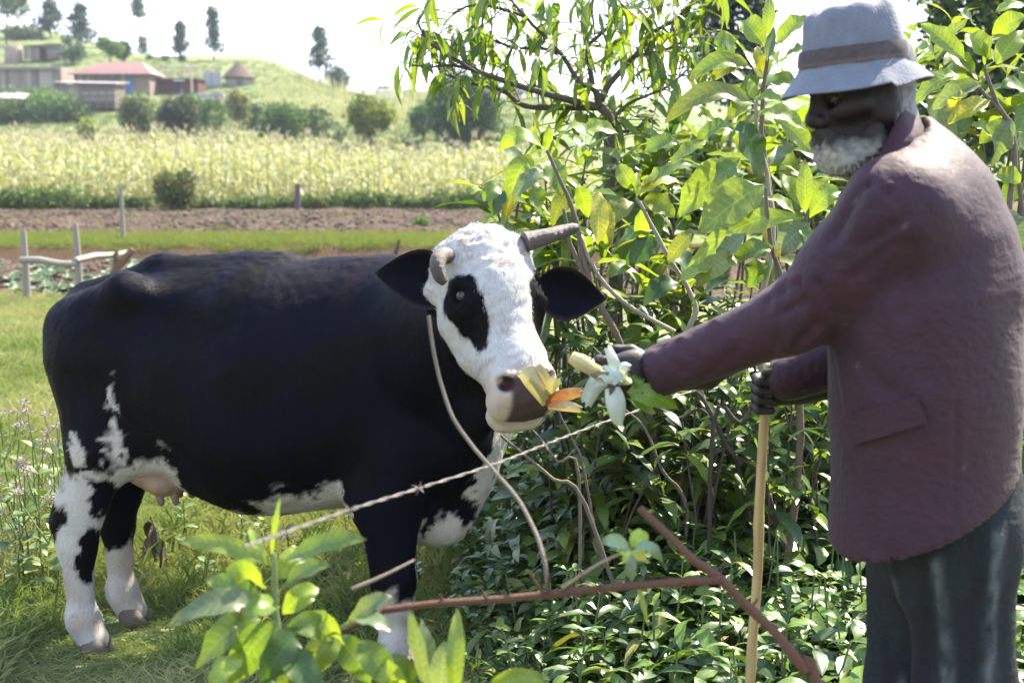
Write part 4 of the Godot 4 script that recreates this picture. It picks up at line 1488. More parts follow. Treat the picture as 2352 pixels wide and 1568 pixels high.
	o = thing("stone_wall", "low pale stone wall below the brick hut", "wall", Vector3(P(482, 223, d).x, P(482, 224, d).y, -d))
	for r in 3:
		for k in 7:
			one_box(o, "stone", Vector3((k - 3.0) * 0.36 + (0.16 if r % 2 else 0.0) + R(-0.02, 0.02), -0.05 + r * 0.20, R(-0.03, 0.03)), Vector3(0.34, 0.19, 0.4), M.wall, Color(0.34, 0.32, 0.31) * R(0.75, 1.2))
	d = 126.0
	var po := thing("pole", "thin pale wooden pole standing beside the brick hut", "pole", Vector3(P(440, 217, d).x, gy(P(440, 217, d).x, d) - 0.1, -d))
	var ph := P(440, 150, d).y - po.position.y
	var pm := MB.new()
	pm.tube([Vector3(0, 0, 0), Vector3(0.02, ph * 0.5, 0), Vector3(0, ph, 0)], [0.10, 0.09, 0.08], 8, Color(0.42, 0.36, 0.26))
	put("shaft", pm.mesh(), M.plank, po)
	one_box(po, "crosspiece", Vector3(0, ph * 0.93, 0.1), Vector3(0.7, 0.07, 0.07), M.plank, Color(0.32, 0.27, 0.2))
	d = 168.0
	o = thing("white_building", "white walled building just showing over the ridge among trees", "house", Vector3(P(893, 224, d).x, P(893, 228, d).y, -d))
	one_box(o, "wall", Vector3(0, 0.3, -1.5), Vector3(3.0, 1.6, 3.0), M.wall, Color(0.62, 0.60, 0.58))
	one_box(o, "roof", Vector3(0, 1.2, -1.5), Vector3(3.4, 0.12, 3.4), M.tin, Color(0.35, 0.34, 0.34), Basis(Vector3(1, 0, 0), 0.08))
	# fence of sticks along the slope
	for k in 26:
		var u := 362.0 + k * 5.8 + R(-2, 2)
		var dd := 152.0
		var g := on(u, dd)
		var m := MB.new()
		var hh := R(1.0, 1.7)
		m.tube([Vector3(0, -0.2, 0), Vector3(R(-0.05, 0.05), hh, 0)], [0.06, 0.045], 5, grey[k % 4])
		tag(put("fence_stick", m.mesh(), M.plank, null, Transform3D(Basis.IDENTITY, g)), "rough grey stick in the fence above the brick hut", "post", "sticks of the fence above the brick hut")

func make_far_trees() -> void:
	var pine := [Color(0.055, 0.095, 0.075), Color(0.08, 0.12, 0.095), Color(0.045, 0.075, 0.065)]
	var green := [Color(0.085, 0.16, 0.03), Color(0.06, 0.115, 0.028), Color(0.11, 0.19, 0.04)]
	var deep := [Color(0.045, 0.085, 0.035), Color(0.06, 0.11, 0.045), Color(0.035, 0.065, 0.03)]
	var grey := [Color(0.12, 0.15, 0.075), Color(0.16, 0.18, 0.10), Color(0.09, 0.12, 0.06)]
	var gold := [Color(0.15, 0.19, 0.04), Color(0.20, 0.21, 0.045), Color(0.09, 0.14, 0.03)]
	tree("cypress_tree", "tall dark conifer left of the bushier one, above the open shed", "tree", 74, 150, 2, 70, 185, pine, 520, 0.55, "", 0.03, true)
	tree("cypress_tree", "broad ragged dark conifer with a branch reaching out to the side", "tree", 140, 224, 12, 96, 182, pine, 560, 0.55, "", 0.03, true)
	tree("cypress_tree", "conifer whose pale trunk rises far above the farmhouse roof", "tree", 290, 338, -12, 40, 190, pine, 260, 0.5, "", 0.02, true)
	tree("cypress_tree", "slim leaning conifer above the brick hut", "tree", 384, 440, 50, 120, 180, pine, 380, 0.5, "", 0.02, true)
	tree("cypress_tree", "tallest slender conifer, left of the thatched hut", "tree", 460, 515, 18, 118, 178, pine, 430, 0.5, "", 0.02, true)
	tree("cypress_tree", "lone pointed conifer on the falling ridge", "tree", 696, 768, 64, 152, 165, pine, 480, 0.5, "", 0.03, true)
	tree("ridge_tree", "rounded dark tree beside the lone pointed conifer", "tree", 744, 806, 146, 208, 165, pine, 420, 0.45)
	tree("cypress_tree", "small pale conifer far off above the farmhouse", "tree", 312, 342, 86, 126, 200, pine, 160, 0.5, "", 0.02, true)
	tree("corner_tree", "leafy tree hanging over the upper edge beyond the sheds", "tree", -60, 76, -50, 40, 176, [Color(0.075, 0.12, 0.05), Color(0.055, 0.09, 0.045)], 900, 0.5)
	tree("hill_bush", "wide low bush above the mud store", "bush", 10, 98, 54, 100, 182, [Color(0.08, 0.12, 0.06), Color(0.06, 0.09, 0.05)], 480, 0.5)
	tree("umbrella_tree", "small bright green round-headed tree behind the farmhouse", "tree", 220, 281, 88, 132, 156, green, 700, 0.32, "", 0.06)
	tree("umbrella_tree", "darker round tree just behind the bright round-headed one", "tree", 264, 301, 90, 138, 162, deep, 420, 0.32)
	tree("hill_bush", "hedge-like bush beside the open shed", "bush", 140, 196, 104, 142, 165, deep, 300, 0.4)
	for q in [[338, 346, 128, 148], [372, 384, 130, 146], [410, 424, 128, 146], [444, 480, 146, 160], [150, 158, 84, 100]]:
		tree("far_shrub", "tiny dark shrub on the skyline of the hill", "shrub", q[0], q[1], q[2], q[3], 175, pine, 60, 0.4, "tiny shrubs along the skyline")
	for q in [[868, 884, 204, 222], [884, 906, 208, 224], [905, 930, 205, 224], [930, 962, 210, 232], [955, 985, 214, 236], [1160, 1230, 196, 260], [1220, 1300, 210, 280]]:
		tree("ridge_tree", "hazy grey tree on the low ridge beside the white building", "tree", q[0], q[1], q[2], q[3], 172, [Color(0.07, 0.085, 0.075), Color(0.09, 0.10, 0.09)], 150, 0.5, "hazy trees on the low ridge")
	tree("shrub", "tall grey-green shrub in front of the slatted store", "shrub", 262, 362, 208, 318, 95, grey, 1300, 0.26)
	tree("shrub", "dark upright shrub beside the grey-green one", "shrub", 352, 462, 206, 326, 92, [Color(0.055, 0.075, 0.045), Color(0.075, 0.085, 0.055), Color(0.04, 0.055, 0.04)], 1500, 0.24)
	tree("slim_tree", "slim pale olive tree with a narrow crown", "tree", 518, 574, 206, 284, 92, [Color(0.15, 0.17, 0.07), Color(0.19, 0.19, 0.09)], 700, 0.22, "", 0.03)
	tree("round_tree", "round mid green tree on the terrace", "tree", 580, 710, 230, 322, 90, [Color(0.07, 0.125, 0.045), Color(0.09, 0.15, 0.055), Color(0.05, 0.09, 0.04)], 1500, 0.26, "", 0.04)
	tree("spreading_tree", "spreading yellow-green tree on a leaning trunk", "tree", 788, 908, 215, 318, 90, gold, 1500, 0.28, "", 0.05)
	tree("big_tree", "large dark tree standing at the end of the maize", "tree", 968, 1172, 158, 366, 86, deep, 3600, 0.26, "", 0.05)
	tree("round_tree", "smaller green tree tucked against the large dark tree", "tree", 936, 1004, 230, 318, 96, [Color(0.07, 0.12, 0.05), Color(0.09, 0.15, 0.055)], 700, 0.26)
	tree("shrub", "rounded olive bush on the terrace edge under the sheds", "shrub", 166, 228, 270, 324, 84, gold, 520, 0.2)
	hedge("hedge", "long dark hedge below the plank shed", "hedge", -40, 200, 230, 282, 110, deep, 1700, 0.3)
	hedge("hedge", "sunlit upper hedge between the plank shed and the long hedge", "hedge", -40, 122, 200, 238, 120, green, 900, 0.3)
	hedge("hedge", "clipped bright hedge right of the collapsed roof", "hedge", 96, 178, 212, 240, 116, green, 600, 0.3)
	hedge("hedge", "square dark green hedge block beyond the dark shrub", "hedge", 446, 518, 226, 270, 106, [Color(0.06, 0.13, 0.035), Color(0.045, 0.09, 0.03)], 700, 0.26)
	hedge("hedge", "hedge piece behind the round mid green tree", "hedge", 576, 622, 238, 272, 106, deep, 360, 0.26)
	hedge("hedge", "square hedge piece right of the round mid green tree", "hedge", 684, 752, 246, 284, 104, [Color(0.06, 0.12, 0.035), Color(0.045, 0.085, 0.03)], 600, 0.26)
	hedge("hedge", "low dark hedge along the back of the maize", "hedge", 456, 552, 302, 332, 82, deep, 600, 0.22)
	for q in [[578, 620, 318, 342, 80], [622, 640, 322, 340, 80], [690, 730, 318, 350, 80], [740, 790, 345, 364, 80], [230, 262, 296, 320, 84], [840, 900, 345, 362, 80], [905, 960, 308, 340, 84], [1000, 1040, 352, 372, 82], [760, 800, 282, 300, 95]]:
		hedge("low_bush", "small ragged bush on the grassy terrace behind the maize", "bush", q[0], q[1], q[2], q[3], q[4], deep, 170, 0.2, "small bushes on the terrace behind the maize")
	# behind the thicket, to the right
	tree("gum_tree", "grey-green feathery tree showing behind the thicket beside the hat", "tree", 1580, 1790, -120, 260, 17, [Color(0.07, 0.09, 0.075), Color(0.095, 0.115, 0.095), Color(0.05, 0.065, 0.055)], 1500, 0.11, "", 0.03)
	tree("gum_tree", "dark leafy tree behind the person's back", "tree", 2080, 2480, -160, 420, 14, [Color(0.05, 0.085, 0.035), Color(0.07, 0.11, 0.04)], 2600, 0.12, "", 0.03)
	tree("shrub", "bushy green shrub standing behind the narrow-leaved sapling", "shrub", 1400, 1700, 300, 560, 11, [Color(0.08, 0.125, 0.035), Color(0.10, 0.15, 0.04), Color(0.055, 0.09, 0.03)], 2200, 0.09)
	tree("shrub", "dense shrub behind the hat and the big leaves", "shrub", 1680, 2120, 270, 560, 10, [Color(0.08, 0.125, 0.035), Color(0.10, 0.15, 0.04), Color(0.055, 0.09, 0.03)], 2600, 0.09)
	# along the edge of the maize
	tree("round_bush", "dark round bush with reddish tips at the edge of the maize", "bush", 342, 458, 392, 500, 38.4, [Color(0.05, 0.09, 0.035), Color(0.065, 0.11, 0.04), Color(0.13, 0.085, 0.045)], 1500, 0.11)
	for q in [[-20, 60, 440], [40, 130, 434], [110, 200, 428], [190, 250, 455], [250, 340, 452], [460, 540, 462], [540, 610, 455], [610, 680, 468], [690, 770, 455], [770, 850, 440], [840, 920, 442], [920, 1010, 462], [1000, 1100, 440], [1080, 1160, 430]]:
		hedge("field_weed", "green weedy bush along the front of the maize", "bush", q[0], q[1], q[2], 500, R(38.6, 39.6), [Color(0.075, 0.125, 0.04), Color(0.10, 0.15, 0.05), Color(0.12, 0.14, 0.055)], 420, 0.12, "weedy bushes along the front of the maize")
	tree("small_bush", "small bright green bush alone on the ploughed soil", "bush", 948, 986, 496, 540, 28, green, 260, 0.07)

func make_maize() -> void:
	var kinds := []
	for v in 5:
		var mb := MB.new()
		var h := R(1.9, 2.3)
		mb.tube([Vector3(0, 0, 0), Vector3(R(-0.05, 0.05), h * 0.5, R(-0.05, 0.05)), Vector3(R(-0.08, 0.08), h, R(-0.08, 0.08))], [0.022, 0.008], 5, Color(0.30, 0.30, 0.10))
		for k in 9:
			var a := k * 2.6 + R(-0.5, 0.5)
			var y := h * (0.14 + 0.092 * k)
			var out := Vector3(cos(a), 0, sin(a))
			var L := R(0.45, 0.75)
			var A := Vector3(0, y, 0)
			var dry := R(0.0, 1.0)
			var c := Color(0.19, 0.23, 0.095).lerp(Color(0.44, 0.41, 0.29), dry)
			blade(mb, A, A + out * L * 0.5 + Vector3(0, R(0.2, 0.45), 0), A + out * L + Vector3(0, R(-0.45, 0.05), 0), R(0.08, 0.11), Vector3.UP, 0.3, c, 5, 1, 0.0, 0.7, 0.0)
		for k in 5:
			var a := R(0, TAU)
			mb.tube([Vector3(0, h, 0), Vector3(cos(a) * 0.12, h + R(0.12, 0.25), sin(a) * 0.12)], [0.010, 0.007], 3, Color(0.60, 0.53, 0.40))
		kinds.append(mb.mesh())
	var spots := []
	var dd := 40.0
	while dd < 66.5:
		var x := -0.43 * dd - 1.0
		while x < 0.06 * dd:
			spots.append([x + R(-0.12, 0.12), dd + R(-0.15, 0.15)])
			x += R(0.38, 0.62)
		dd += R(0.62, 0.85)
	var rest := [[], [], [], [], []]
	for k in spots.size():
		var x: float = spots[k][0]
		var d: float = spots[k][1]
		var t := Transform3D(Basis(Vector3.UP, R(0, TAU)).scaled(Vector3(1, R(0.75, 1.25), 1) * R(0.68, 0.92)), Vector3(x, gy(x, d) - 0.03, -d))
		if k < 290:
			tag(put("maize_plant", kinds[k % 5], M.maize, null, t), "ripening yellow maize plant in the front rows of the field", "maize", "maize plants in the front rows")
		else:
			rest[k % 5].append(t)
	for v in 5:
		var o := copies("maize_crop", kinds[v], M.maize, rest[v])
		tag(kind(o, "stuff"), "mass of ripening yellow maize filling the field behind the front rows", "maize")
	# the crop on the hill
	var hill := []
	for k in 1100:
		var u := R(600, 980)
		var d := R(104, 158)
		var g := on(u, d)
		hill.append(Transform3D(Basis(Vector3.UP, R(0, TAU)).scaled(Vector3.ONE * R(0.4, 0.7)), g))
	tag(kind(copies("hillside_crop", kinds[1], M.maize, hill), "stuff"), "pale yellow crop covering the slope right of the thatched hut", "crop")

func make_mid() -> void:
	var grey := Color(0.22, 0.20, 0.175)
	# fence: three posts and two rails
	var posts := [[62, 700, 528, "leaning grey fence post with the rail's end nailed to it, farthest from the cow"], [182, 690, 513, "thick grey fence post where the two rails meet"], [283, 582, 434, "thin tall fence post farther up the cabbage bed"]]
	for q in posts:
		var g := G(q[0], q[1], 0.0)
		g.y = gy(g.x, -g.z)
		var top := P(q[0], q[2], -g.z)
		var mb := MB.new()
		mb.tube([Vector3(0, -0.1, 0), Vector3(R(-0.01, 0.01), (top.y - g.y) * 0.5, 0), Vector3(R(-0.02, 0.02), top.y - g.y, 0)], [0.045, 0.04, 0.032], 9, grey)
		for k in mb.v.size():
			mb.c[k] = mb.c[k].lerp(Color(0.17, 0.15, 0.08), clampf(nz(mb.v[k].x * 20, mb.v[k].y * 5, mb.v[k].z * 20) + 0.2, 0, 1))
		tag(put("fence_post", mb.mesh(), M.plank, null, Transform3D(Basis.IDENTITY, g)), q[3], "post")
	for q in [[46, 597, 176, 606, 14.4, 14.3, "weathered grey rail between the two nearer fence posts"], [172, 598, 300, 578, 14.3, 15.5, "broken grey rail leading towards the tall thin post"]]:
		var a := P(q[0], q[1], q[4])
		var b := P(q[2], q[3], q[5])
		var mb := MB.new()
		mb.tube([Vector3.ZERO, (b - a) * 0.33 + Vector3(0, 0.015, 0), (b - a) * 0.7 - Vector3(0, 0.01, 0), b - a], [0.036, 0.04, 0.036, 0.03], 8, grey)
		tag(put("fence_rail", mb.mesh(), M.plank, null, Transform3D(Basis.IDENTITY, a)), q[6], "rail")
	var st := MB.new()
	var sg := G(262, 690, 0.0)
	st.tube([Vector3(0, -0.05, 0), P(262, 625, -sg.z) - sg, P(280, 600, -sg.z) - sg, P(304, 572, -sg.z) - sg], [0.06, 0.05, 0.05, 0.035], 8, Color(0.14, 0.09, 0.055))
	st.tube([P(262, 640, -sg.z) - sg, P(266, 590, -sg.z) - sg, P(268, 574, -sg.z) - sg], [0.035, 0.03, 0.02], 7, Color(0.14, 0.09, 0.055))
	tag(put("forked_stump", st.mesh(), M.plank, null, Transform3D(Basis.IDENTITY, sg)), "forked brown branch propping up the broken rail", "branch")
	var dk := MB.new()
	var dg := on(685, 38.6)
	dk.tube([Vector3(0, -0.1, 0), Vector3(0.03, 0.8, 0)], [0.09, 0.075], 8, Color(0.10, 0.075, 0.085))
	tag(put("short_post", dk.mesh(), M.plank, null, Transform3D(Basis.IDENTITY, dg)), "short dark post at the foot of the maize", "post")
	var tw := MB.new()
	var tg := G(905, 610, 0.0)
	tw.tube([Vector3(0, -0.1, 0), P(908, 585, -tg.z) - tg, P(917, 550, -tg.z) - tg], [0.05, 0.04, 0.02], 7, Color(0.08, 0.05, 0.035))
	tag(put("stump", tw.mesh(), M.plank, null, Transform3D(Basis.IDENTITY, tg)), "thin dark stick jutting up behind the cow's shoulder", "stick")
	# cabbages: rosettes of cupped leaves
	var cab := []
	for v in 3:
		var mb := MB.new()
		for k in 9:
			var a := k * 2.4
			var rr := 0.05 + 0.014 * k
			var out := Vector3(cos(a), 0, sin(a))
			blade(mb, Vector3(0, 0.02, 0), out * rr * 1.2 + Vector3(0, 0.03, 0), out * rr * 1.5 + Vector3(0, 0.16 - 0.012 * k, 0), rr * 1.7 + 0.05, -out + Vector3(0, 0.3, 0), 0.2, Color(0.17, 0.22, 0.17) * R(0.8, 1.3), 4, 1, 0.05)
		cab.append(mb.mesh())
	for k in 90:
		var u := R(-20, 560)
		var v := R(600, 690)
		var g := G(u, v, 0.0)
		if -g.z < 15.3 or -g.z > 20.8:
			continue
		g.y = gy(g.x, -g.z) + 0.02
		tag(put("cabbage", cab[k % 3], M.leaf_dull, null, Transform3D(Basis(Vector3.UP, R(0, TAU)).scaled(Vector3.ONE * R(0.4, 0.8)), g)), "pale green cabbage growing in the bare soil behind the fence", "cabbage", "cabbages in the soil bed")
	# clods and stones
	var clod := MB.new()
	var cs := Solid.new()
	cs.cone(Vector3(-0.3, 0, 0), Vector3(0.3, 0.1, 0.1), 0.5, 0.4, 0.2)
	cs.build(0.25, clod)
	for k in clod.v.size():
		clod.v[k] *= 1.0 + 0.4 * nz(clod.v[k].x * 2, clod.v[k].y * 2, clod.v[k].z * 2)
	var where := []
	var tints := []
	for k in 9000:
		var near := rng.randf() < 0.35
		var d := R(15.2, 21.3) if near else R(25.4, 39.3)
		var x := R(-0.42, 0.12) * d
		var s := R(0.02, 0.09) * (1.0 if near else 1.7)
		where.append(Transform3D(Basis.from_euler(Vector3(R(0, 6), R(0, 6), R(0, 6))).scaled(Vector3(s, s * 0.7, s)), Vector3(x, gy(x, d) + s * 0.2, -d)))
		tints.append(Color(0.048, 0.033, 0.025).lerp(Color(0.092, 0.068, 0.052), rng.randf()) * R(0.6, 1.2))
	tag(kind(copies("soil_clods", clod.mesh(), M.clod, where, null, tints), "stuff"), "broken brown clods of turned soil covering the fields", "soil")
	# grass on the strip and weeds on the plough
	var tuft := MB.new()
	for k in 14:
		var a := R(0, TAU)
		var out := Vector3(cos(a), 0, sin(a))
		var A := out * R(0, 0.06)
		blade(tuft, A, A + Vector3(0, 0.12, 0) + out * 0.03, A + Vector3(0, R(0.14, 0.26), 0) + out * R(0.06, 0.16), 0.012, out.cross(Vector3.UP), 0.1, Color.WHITE * R(0.8, 1.2), 3, 1)
	where = []
	tints = []
	for k in 7000:
		var d := R(21.8, 25.4) if rng.randf() < 0.9 else R(25.4, 39.0)
		var x := R(-0.42, 0.10) * d
		where.append(Transform3D(Basis(Vector3.UP, R(0, 6)).scaled(Vector3(1.0, R(0.25, 0.6), 1.0)), Vector3(x, gy(x, d) - 0.02, -d)))
		tints.append(Color(0.13, 0.185, 0.04).lerp(Color(0.22, 0.225, 0.07), rng.randf()))
	tag(kind(copies("strip_grass", tuft.mesh(), M.grass, where, null, tints), "stuff"), "bright short grass on the strip between the soil beds", "grass")
	where = []
	tints = []
	for k in 16000:
		var d := R(67, 175)
		var x := R(-0.42, 0.02) * d
		where.append(Transform3D(Basis(Vector3.UP, R(0, 6)).scaled(Vector3(2.4, R(0.6, 1.6), 2.4)), Vector3(x, gy(x, d) - 0.05, -d)))
		tints.append(Color(0.11, 0.15, 0.055).lerp(Color(0.20, 0.21, 0.10), rng.randf()))
	tag(kind(copies("hill_grass", tuft.mesh(), M.grass, where, null, tints), "stuff"), "rough grass and weeds on the hillside", "grass")

# ---------------------------------------------------------------- plants close by
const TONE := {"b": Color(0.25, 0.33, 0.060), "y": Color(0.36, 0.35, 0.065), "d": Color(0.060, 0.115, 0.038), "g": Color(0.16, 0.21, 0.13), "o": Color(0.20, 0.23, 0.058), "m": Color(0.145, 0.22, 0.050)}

# leaf between two picture points at distance d, arched by so many pixels
func px_leaf(parent: Node3D, u0: float, v0: float, u1: float, v1: float, arch: float, width: float, d: float, tone: String, m: Material, dz := 0.0, face := Vector3.ZERO) -> void:
	var A := P(u0, v0, d)
	var B := P(u1, v1, d + dz)
	var C := P((u0 + u1) * 0.5, (v0 + v1) * 0.5 + arch * 1.6, d + dz * 0.5 - 0.03)
	var f := face if face != Vector3.ZERO else Vector3(R(-0.5, 0.5), R(0.35, 0.9), R(0.3, 1.0)).normalized()
	var mb := MB.new()
	var o := parent.position
	blade(mb, A - o, C - o, B - o, width * 1.0 / FPX * d, f, R(0.12, 0.35), TONE[tone] * R(0.9, 1.25), 10, 2, 0.075, 0.92, 0.03)
	put("leaf", mb.mesh(), m, parent)

func stem(parent: Node3D, pts: Array, r0: float, r1: float, col: Color, called := "stem", sides := 7) -> Node:
	var mb := MB.new()
	var q := []
	for k in pts.size() - 1:                                 # smoothed and slightly crooked
		for j in 4:
			var p: Vector3 = pts[k].cubic_interpolate(pts[k + 1], pts[maxi(k - 1, 0)], pts[mini(k + 2, pts.size() - 1)], j / 4.0)
			q.append(p - parent.position + Vector3(nz(p.y * 6.0, k, 1.0), 0, nz(p.y * 6.0, k, 2.0)) * r0 * 0.6)
	q.append(pts[pts.size() - 1] - parent.position)
	mb.tube(q, [r0, r1], sides, col)
	return put(called, mb.mesh(), M.bark, parent)

var leaf_kinds := {}
func leaf_set(called: String, n: int, L: float, W: float, droop: float, cols: Array, wave := 0.04, seg := 6) -> void:
	var out := []
	for k in n:                                              # along +x, upper side up
		var mb := MB.new()
		var dr := droop * R(0.5, 1.5)
		var c: Color = cols[k % cols.size()] * R(0.85, 1.15)
		blade(mb, Vector3.ZERO, Vector3(L * 0.5, L * 0.12 * R(0.5, 1.5), L * R(-0.08, 0.08)), Vector3(L * 0.96, -L * dr, L * R(-0.12, 0.12)), W * R(0.85, 1.15), Vector3.UP, R(0.1, 0.3), c, seg, 2, wave, R(0.85, 1.05), 0.05)
		out.append(mb.mesh())
	leaf_kinds[called] = out
func leaf_at(az: float, lift: float, roll: float, s: float) -> Basis:
	return (Basis(Vector3.UP, az) * Basis(Vector3(0, 0, 1), lift) * Basis(Vector3(1, 0, 0), roll)).scaled_local(Vector3.ONE * s)

# a shoot: its leaves whorled round the tip of a stem
func shoot(parent: Node3D, tip: Vector3, n: int, set_name: String, s: float, m: Material) -> void:
	for k in n:
		var age := float(k) / n
		var lf: Array = leaf_kinds[set_name]
		var b := leaf_at(k * 2.4 + R(-0.3, 0.3), lerpf(1.15, -0.45, age) + R(-0.2, 0.2), R(-0.5, 0.5), s * lerpf(0.5, 1.1, sqrt(age)) * R(0.85, 1.15))
		put("leaf", lf[rng.randi() % lf.size()], m, parent, Transform3D(b, tip - parent.position - Vector3(0, age * 0.12 * s, 0)))

func make_thicket() -> void:
	var big := "big-leaved shrubs of the thicket"
	var bk := Color(0.13, 0.10, 0.075)
	var pale := Color(0.25, 0.22, 0.17)
	# ---- shrubs drawn leaf by leaf
	var sets := [
		["big-leaved shrub with yellowing leaves beside the cow's horn", [1500, 4.2], [[[1500, 1000], [1430, 800], [1370, 680], [1338, 590], [1322, 500], [1296, 430], [1256, 345]], [[1345, 640], [1310, 560], [1294, 480]], [[1550, 762], [1430, 692], [1365, 615], [1332, 540]]], 3.95,
			[[1247, 341, 1145, 349, -45, 46, "b"], [1241, 324, 1222, 258, 0, 24, "y"], [1275, 341, 1352, 315, -46, 56, "b"], [1330, 298, 1420, 307, -14, 42, "b"], [1228, 386, 1160, 505, -70, 58, "b"], [1249, 392, 1177, 460, -15, 42, "g"],
			[1224, 426, 1252, 506, 0, 62, "m"], [1262, 360, 1290, 452, -8, 50, "m"], [1377, 439, 1373, 560, 0, 46, "y"], [1381, 443, 1403, 567, 0, 42, "y"], [1310, 430, 1268, 520, -10, 44, "o"], [1326, 426, 1352, 500, -10, 40, "b"], [1256, 345, 1262, 285, 0, 22, "b"], [1330, 500, 1275, 560, -20, 46, "d"], [1300, 440, 1200, 420, -30, 44, "m"], [1120, 440, 1078, 446, -8, 30, "b"], [1150, 430, 1110, 462, -10, 40, "m"], [1160, 440, 1128, 500, -10, 44, "d"]]],
		["big-leaved shrub whose pale stem leans behind the cow's ear", [1640, 4.3], [[[1640, 1050], [1600, 860], [1585, 760], [1600, 700], [1540, 600], [1480, 485], [1462, 455]]], 4.05,
			[[1462, 452, 1565, 422, -28, 48, "y"], [1454, 439, 1420, 379, -6, 42, "b"], [1471, 481, 1480, 560, 0, 36, "b"], [1471, 452, 1530, 388, -14, 44, "b"], [1475, 462, 1550, 500, -16, 52, "b"], [1455, 465, 1400, 520, -18, 44, "o"], [1462, 455, 1462, 395, 0, 22, "b"], [1520, 560, 1440, 610, -16, 60, "d"], [1530, 590, 1600, 640, -20, 66, "d"], [1500, 530, 1420, 560, -14, 50, "m"], [1560, 650, 1480, 700, -20, 60, "d"], [1450, 612, 1392, 640, -14, 40, "m"]]],
		["tallest big-leaved shrub with an upright tip beside the hat", [1770, 4.3], [[[1770, 1000], [1790, 700], [1770, 450], [1750, 300], [1755, 180], [1768, 90]]], 4.1,
			[[1765, 81, 1769, -8, 0, 28, "b"], [1756, 106, 1701, 50, -14, 62, "b"], [1782, 106, 1863, 43, -18, 52, "b"], [1726, 158, 1582, 187, -40, 48, "b"], [1722, 153, 1633, 187, -24, 42, "o"], [1795, 141, 1859, 111, -10, 46, "m"], [1752, 170, 1739, 106, 0, 32, "y"], [1675, 81, 1658, 141, 0, 46, "m"], [1760, 120, 1800, 175, -12, 46, "m"], [1752, 180, 1700, 235, -12, 46, "m"], [1762, 140, 1778, 60, 0, 24, "g"], [1690, 110, 1640, 100, -14, 44, "m"], [1770, 190, 1845, 215, -18, 48, "m"]]],
		["big-leaved shrub with one large dark hanging leaf", [1720, 3.9], [[[1760, 1000], [1740, 760], [1775, 560], [1760, 400], [1738, 300], [1735, 236]]], 3.85,
			[[1731, 239, 1526, 285, -62, 52, "o"], [1718, 230, 1675, 277, -8, 42, "b"], [1701, 277, 1748, 415, -18, 88, "d"], [1778, 273, 1867, 354, -16, 62, "b"], [1740, 230, 1800, 240, -16, 40, "b"], [1701, 362, 1556, 500, -14, 88, "b"], [1624, 324, 1539, 379, -12, 42, "b"], [1690, 300, 1600, 330, -26, 46, "m"], [1745, 260, 1850, 300, -20, 54, "b"], [1735, 236, 1722, 180, 0, 24, "b"], [1700, 380, 1640, 420, -12, 60, "m"], [1640, 280, 1600, 262, -8, 30, "b"], [1560, 330, 1480, 350, -16, 44, "m"], [1600, 380, 1500, 420, -20, 46, "m"]]],
		["big-leaved shrub with a long pale arching leaf above the sleeve", [1800, 3.7], [[[1840, 1000], [1800, 760], [1830, 600], [1850, 500], [1848, 450]], [[1815, 690], [1770, 560], [1760, 430]]], 3.6,
			[[1756, 426, 1607, 537, -14, 112, "b"], [1846, 503, 1569, 632, -62, 58, "b"], [1850, 490, 1850, 366, 0, 38, "b"], [1829, 494, 1752, 452, -12, 42, "b"], [1859, 511, 1782, 590, -8, 62, "g"], [1714, 537, 1637, 624, -10, 56, "g"], [1778, 571, 1675, 606, -16, 52, "m"], [1590, 537, 1531, 607, -8, 42, "o"], [1850, 480, 1905, 412, -10, 44, "b"], [1860, 500, 1930, 440, -24, 50, "b"], [1845, 480, 1800, 400, -10, 40, "b"], [1700, 590, 1600, 660, -20, 60, "o"], [1760, 600, 1720, 660, -8, 60, "m"], [1840, 520, 1880, 600, -8, 60, "m"], [1640, 620, 1560, 650, -12, 50, "b"], [1680, 640, 1590, 700, -14, 56, "d"]]],
		["big-leaved shrub behind the person's shoulder", [2230, 4.0], [[[2200, 1000], [2300, 600], [2330, 330], [2290, 240], [2262, 150]], [[2320, 280], [2250, 200]]], 3.9,
			[[2220, 140, 2116, 56, -10, 48, "b"], [2276, 136, 2220, 77, -8, 62, "b"], [2290, 147, 2352, 70, -8, 56, "b"], [2280, 84, 2356, 38, -12, 46, "b"], [2287, 28, 2365, 14, -10, 36, "b"], [2206, 174, 2102, 240, -28, 58, "b"], [2255, 195, 2144, 252, -18, 52, "g"], [2276, 230, 2178, 284, -10, 52, "y"], [2081, 140, 2140, 105, -14, 42, "b"], [2240, 170, 2180, 120, -8, 46, "m"], [2262, 150, 2270, 80, 0, 24, "b"], [2300, 200, 2370, 220, -18, 50, "m"], [2225, 215, 2180, 250, -8, 40, "y"], [2240, 60, 2200, 20, -6, 44, "m"]]],
		["big-leaved shrub at the person's back", [2380, 4.0], [[[2400, 1000], [2360, 600], [2330, 300]], [[2380, 800], [2350, 560]]], 3.95,
			[[2325, 272, 2273, 393, -6, 62, "g"], [2238, 279, 2276, 316, -6, 52, "b"], [2362, 560, 2318, 612, -8, 46, "b"], [2308, 480, 2350, 570, -8, 62, "g"], [2340, 300, 2380, 400, -10, 60, "m"], [2330, 290, 2250, 330, -14, 50, "b"], [2350, 420, 2300, 470, -8, 50, "m"], [2360, 640, 2340, 720, -6, 50, "m"], [2345, 420, 2290, 400, -10, 44, "b"]]]]
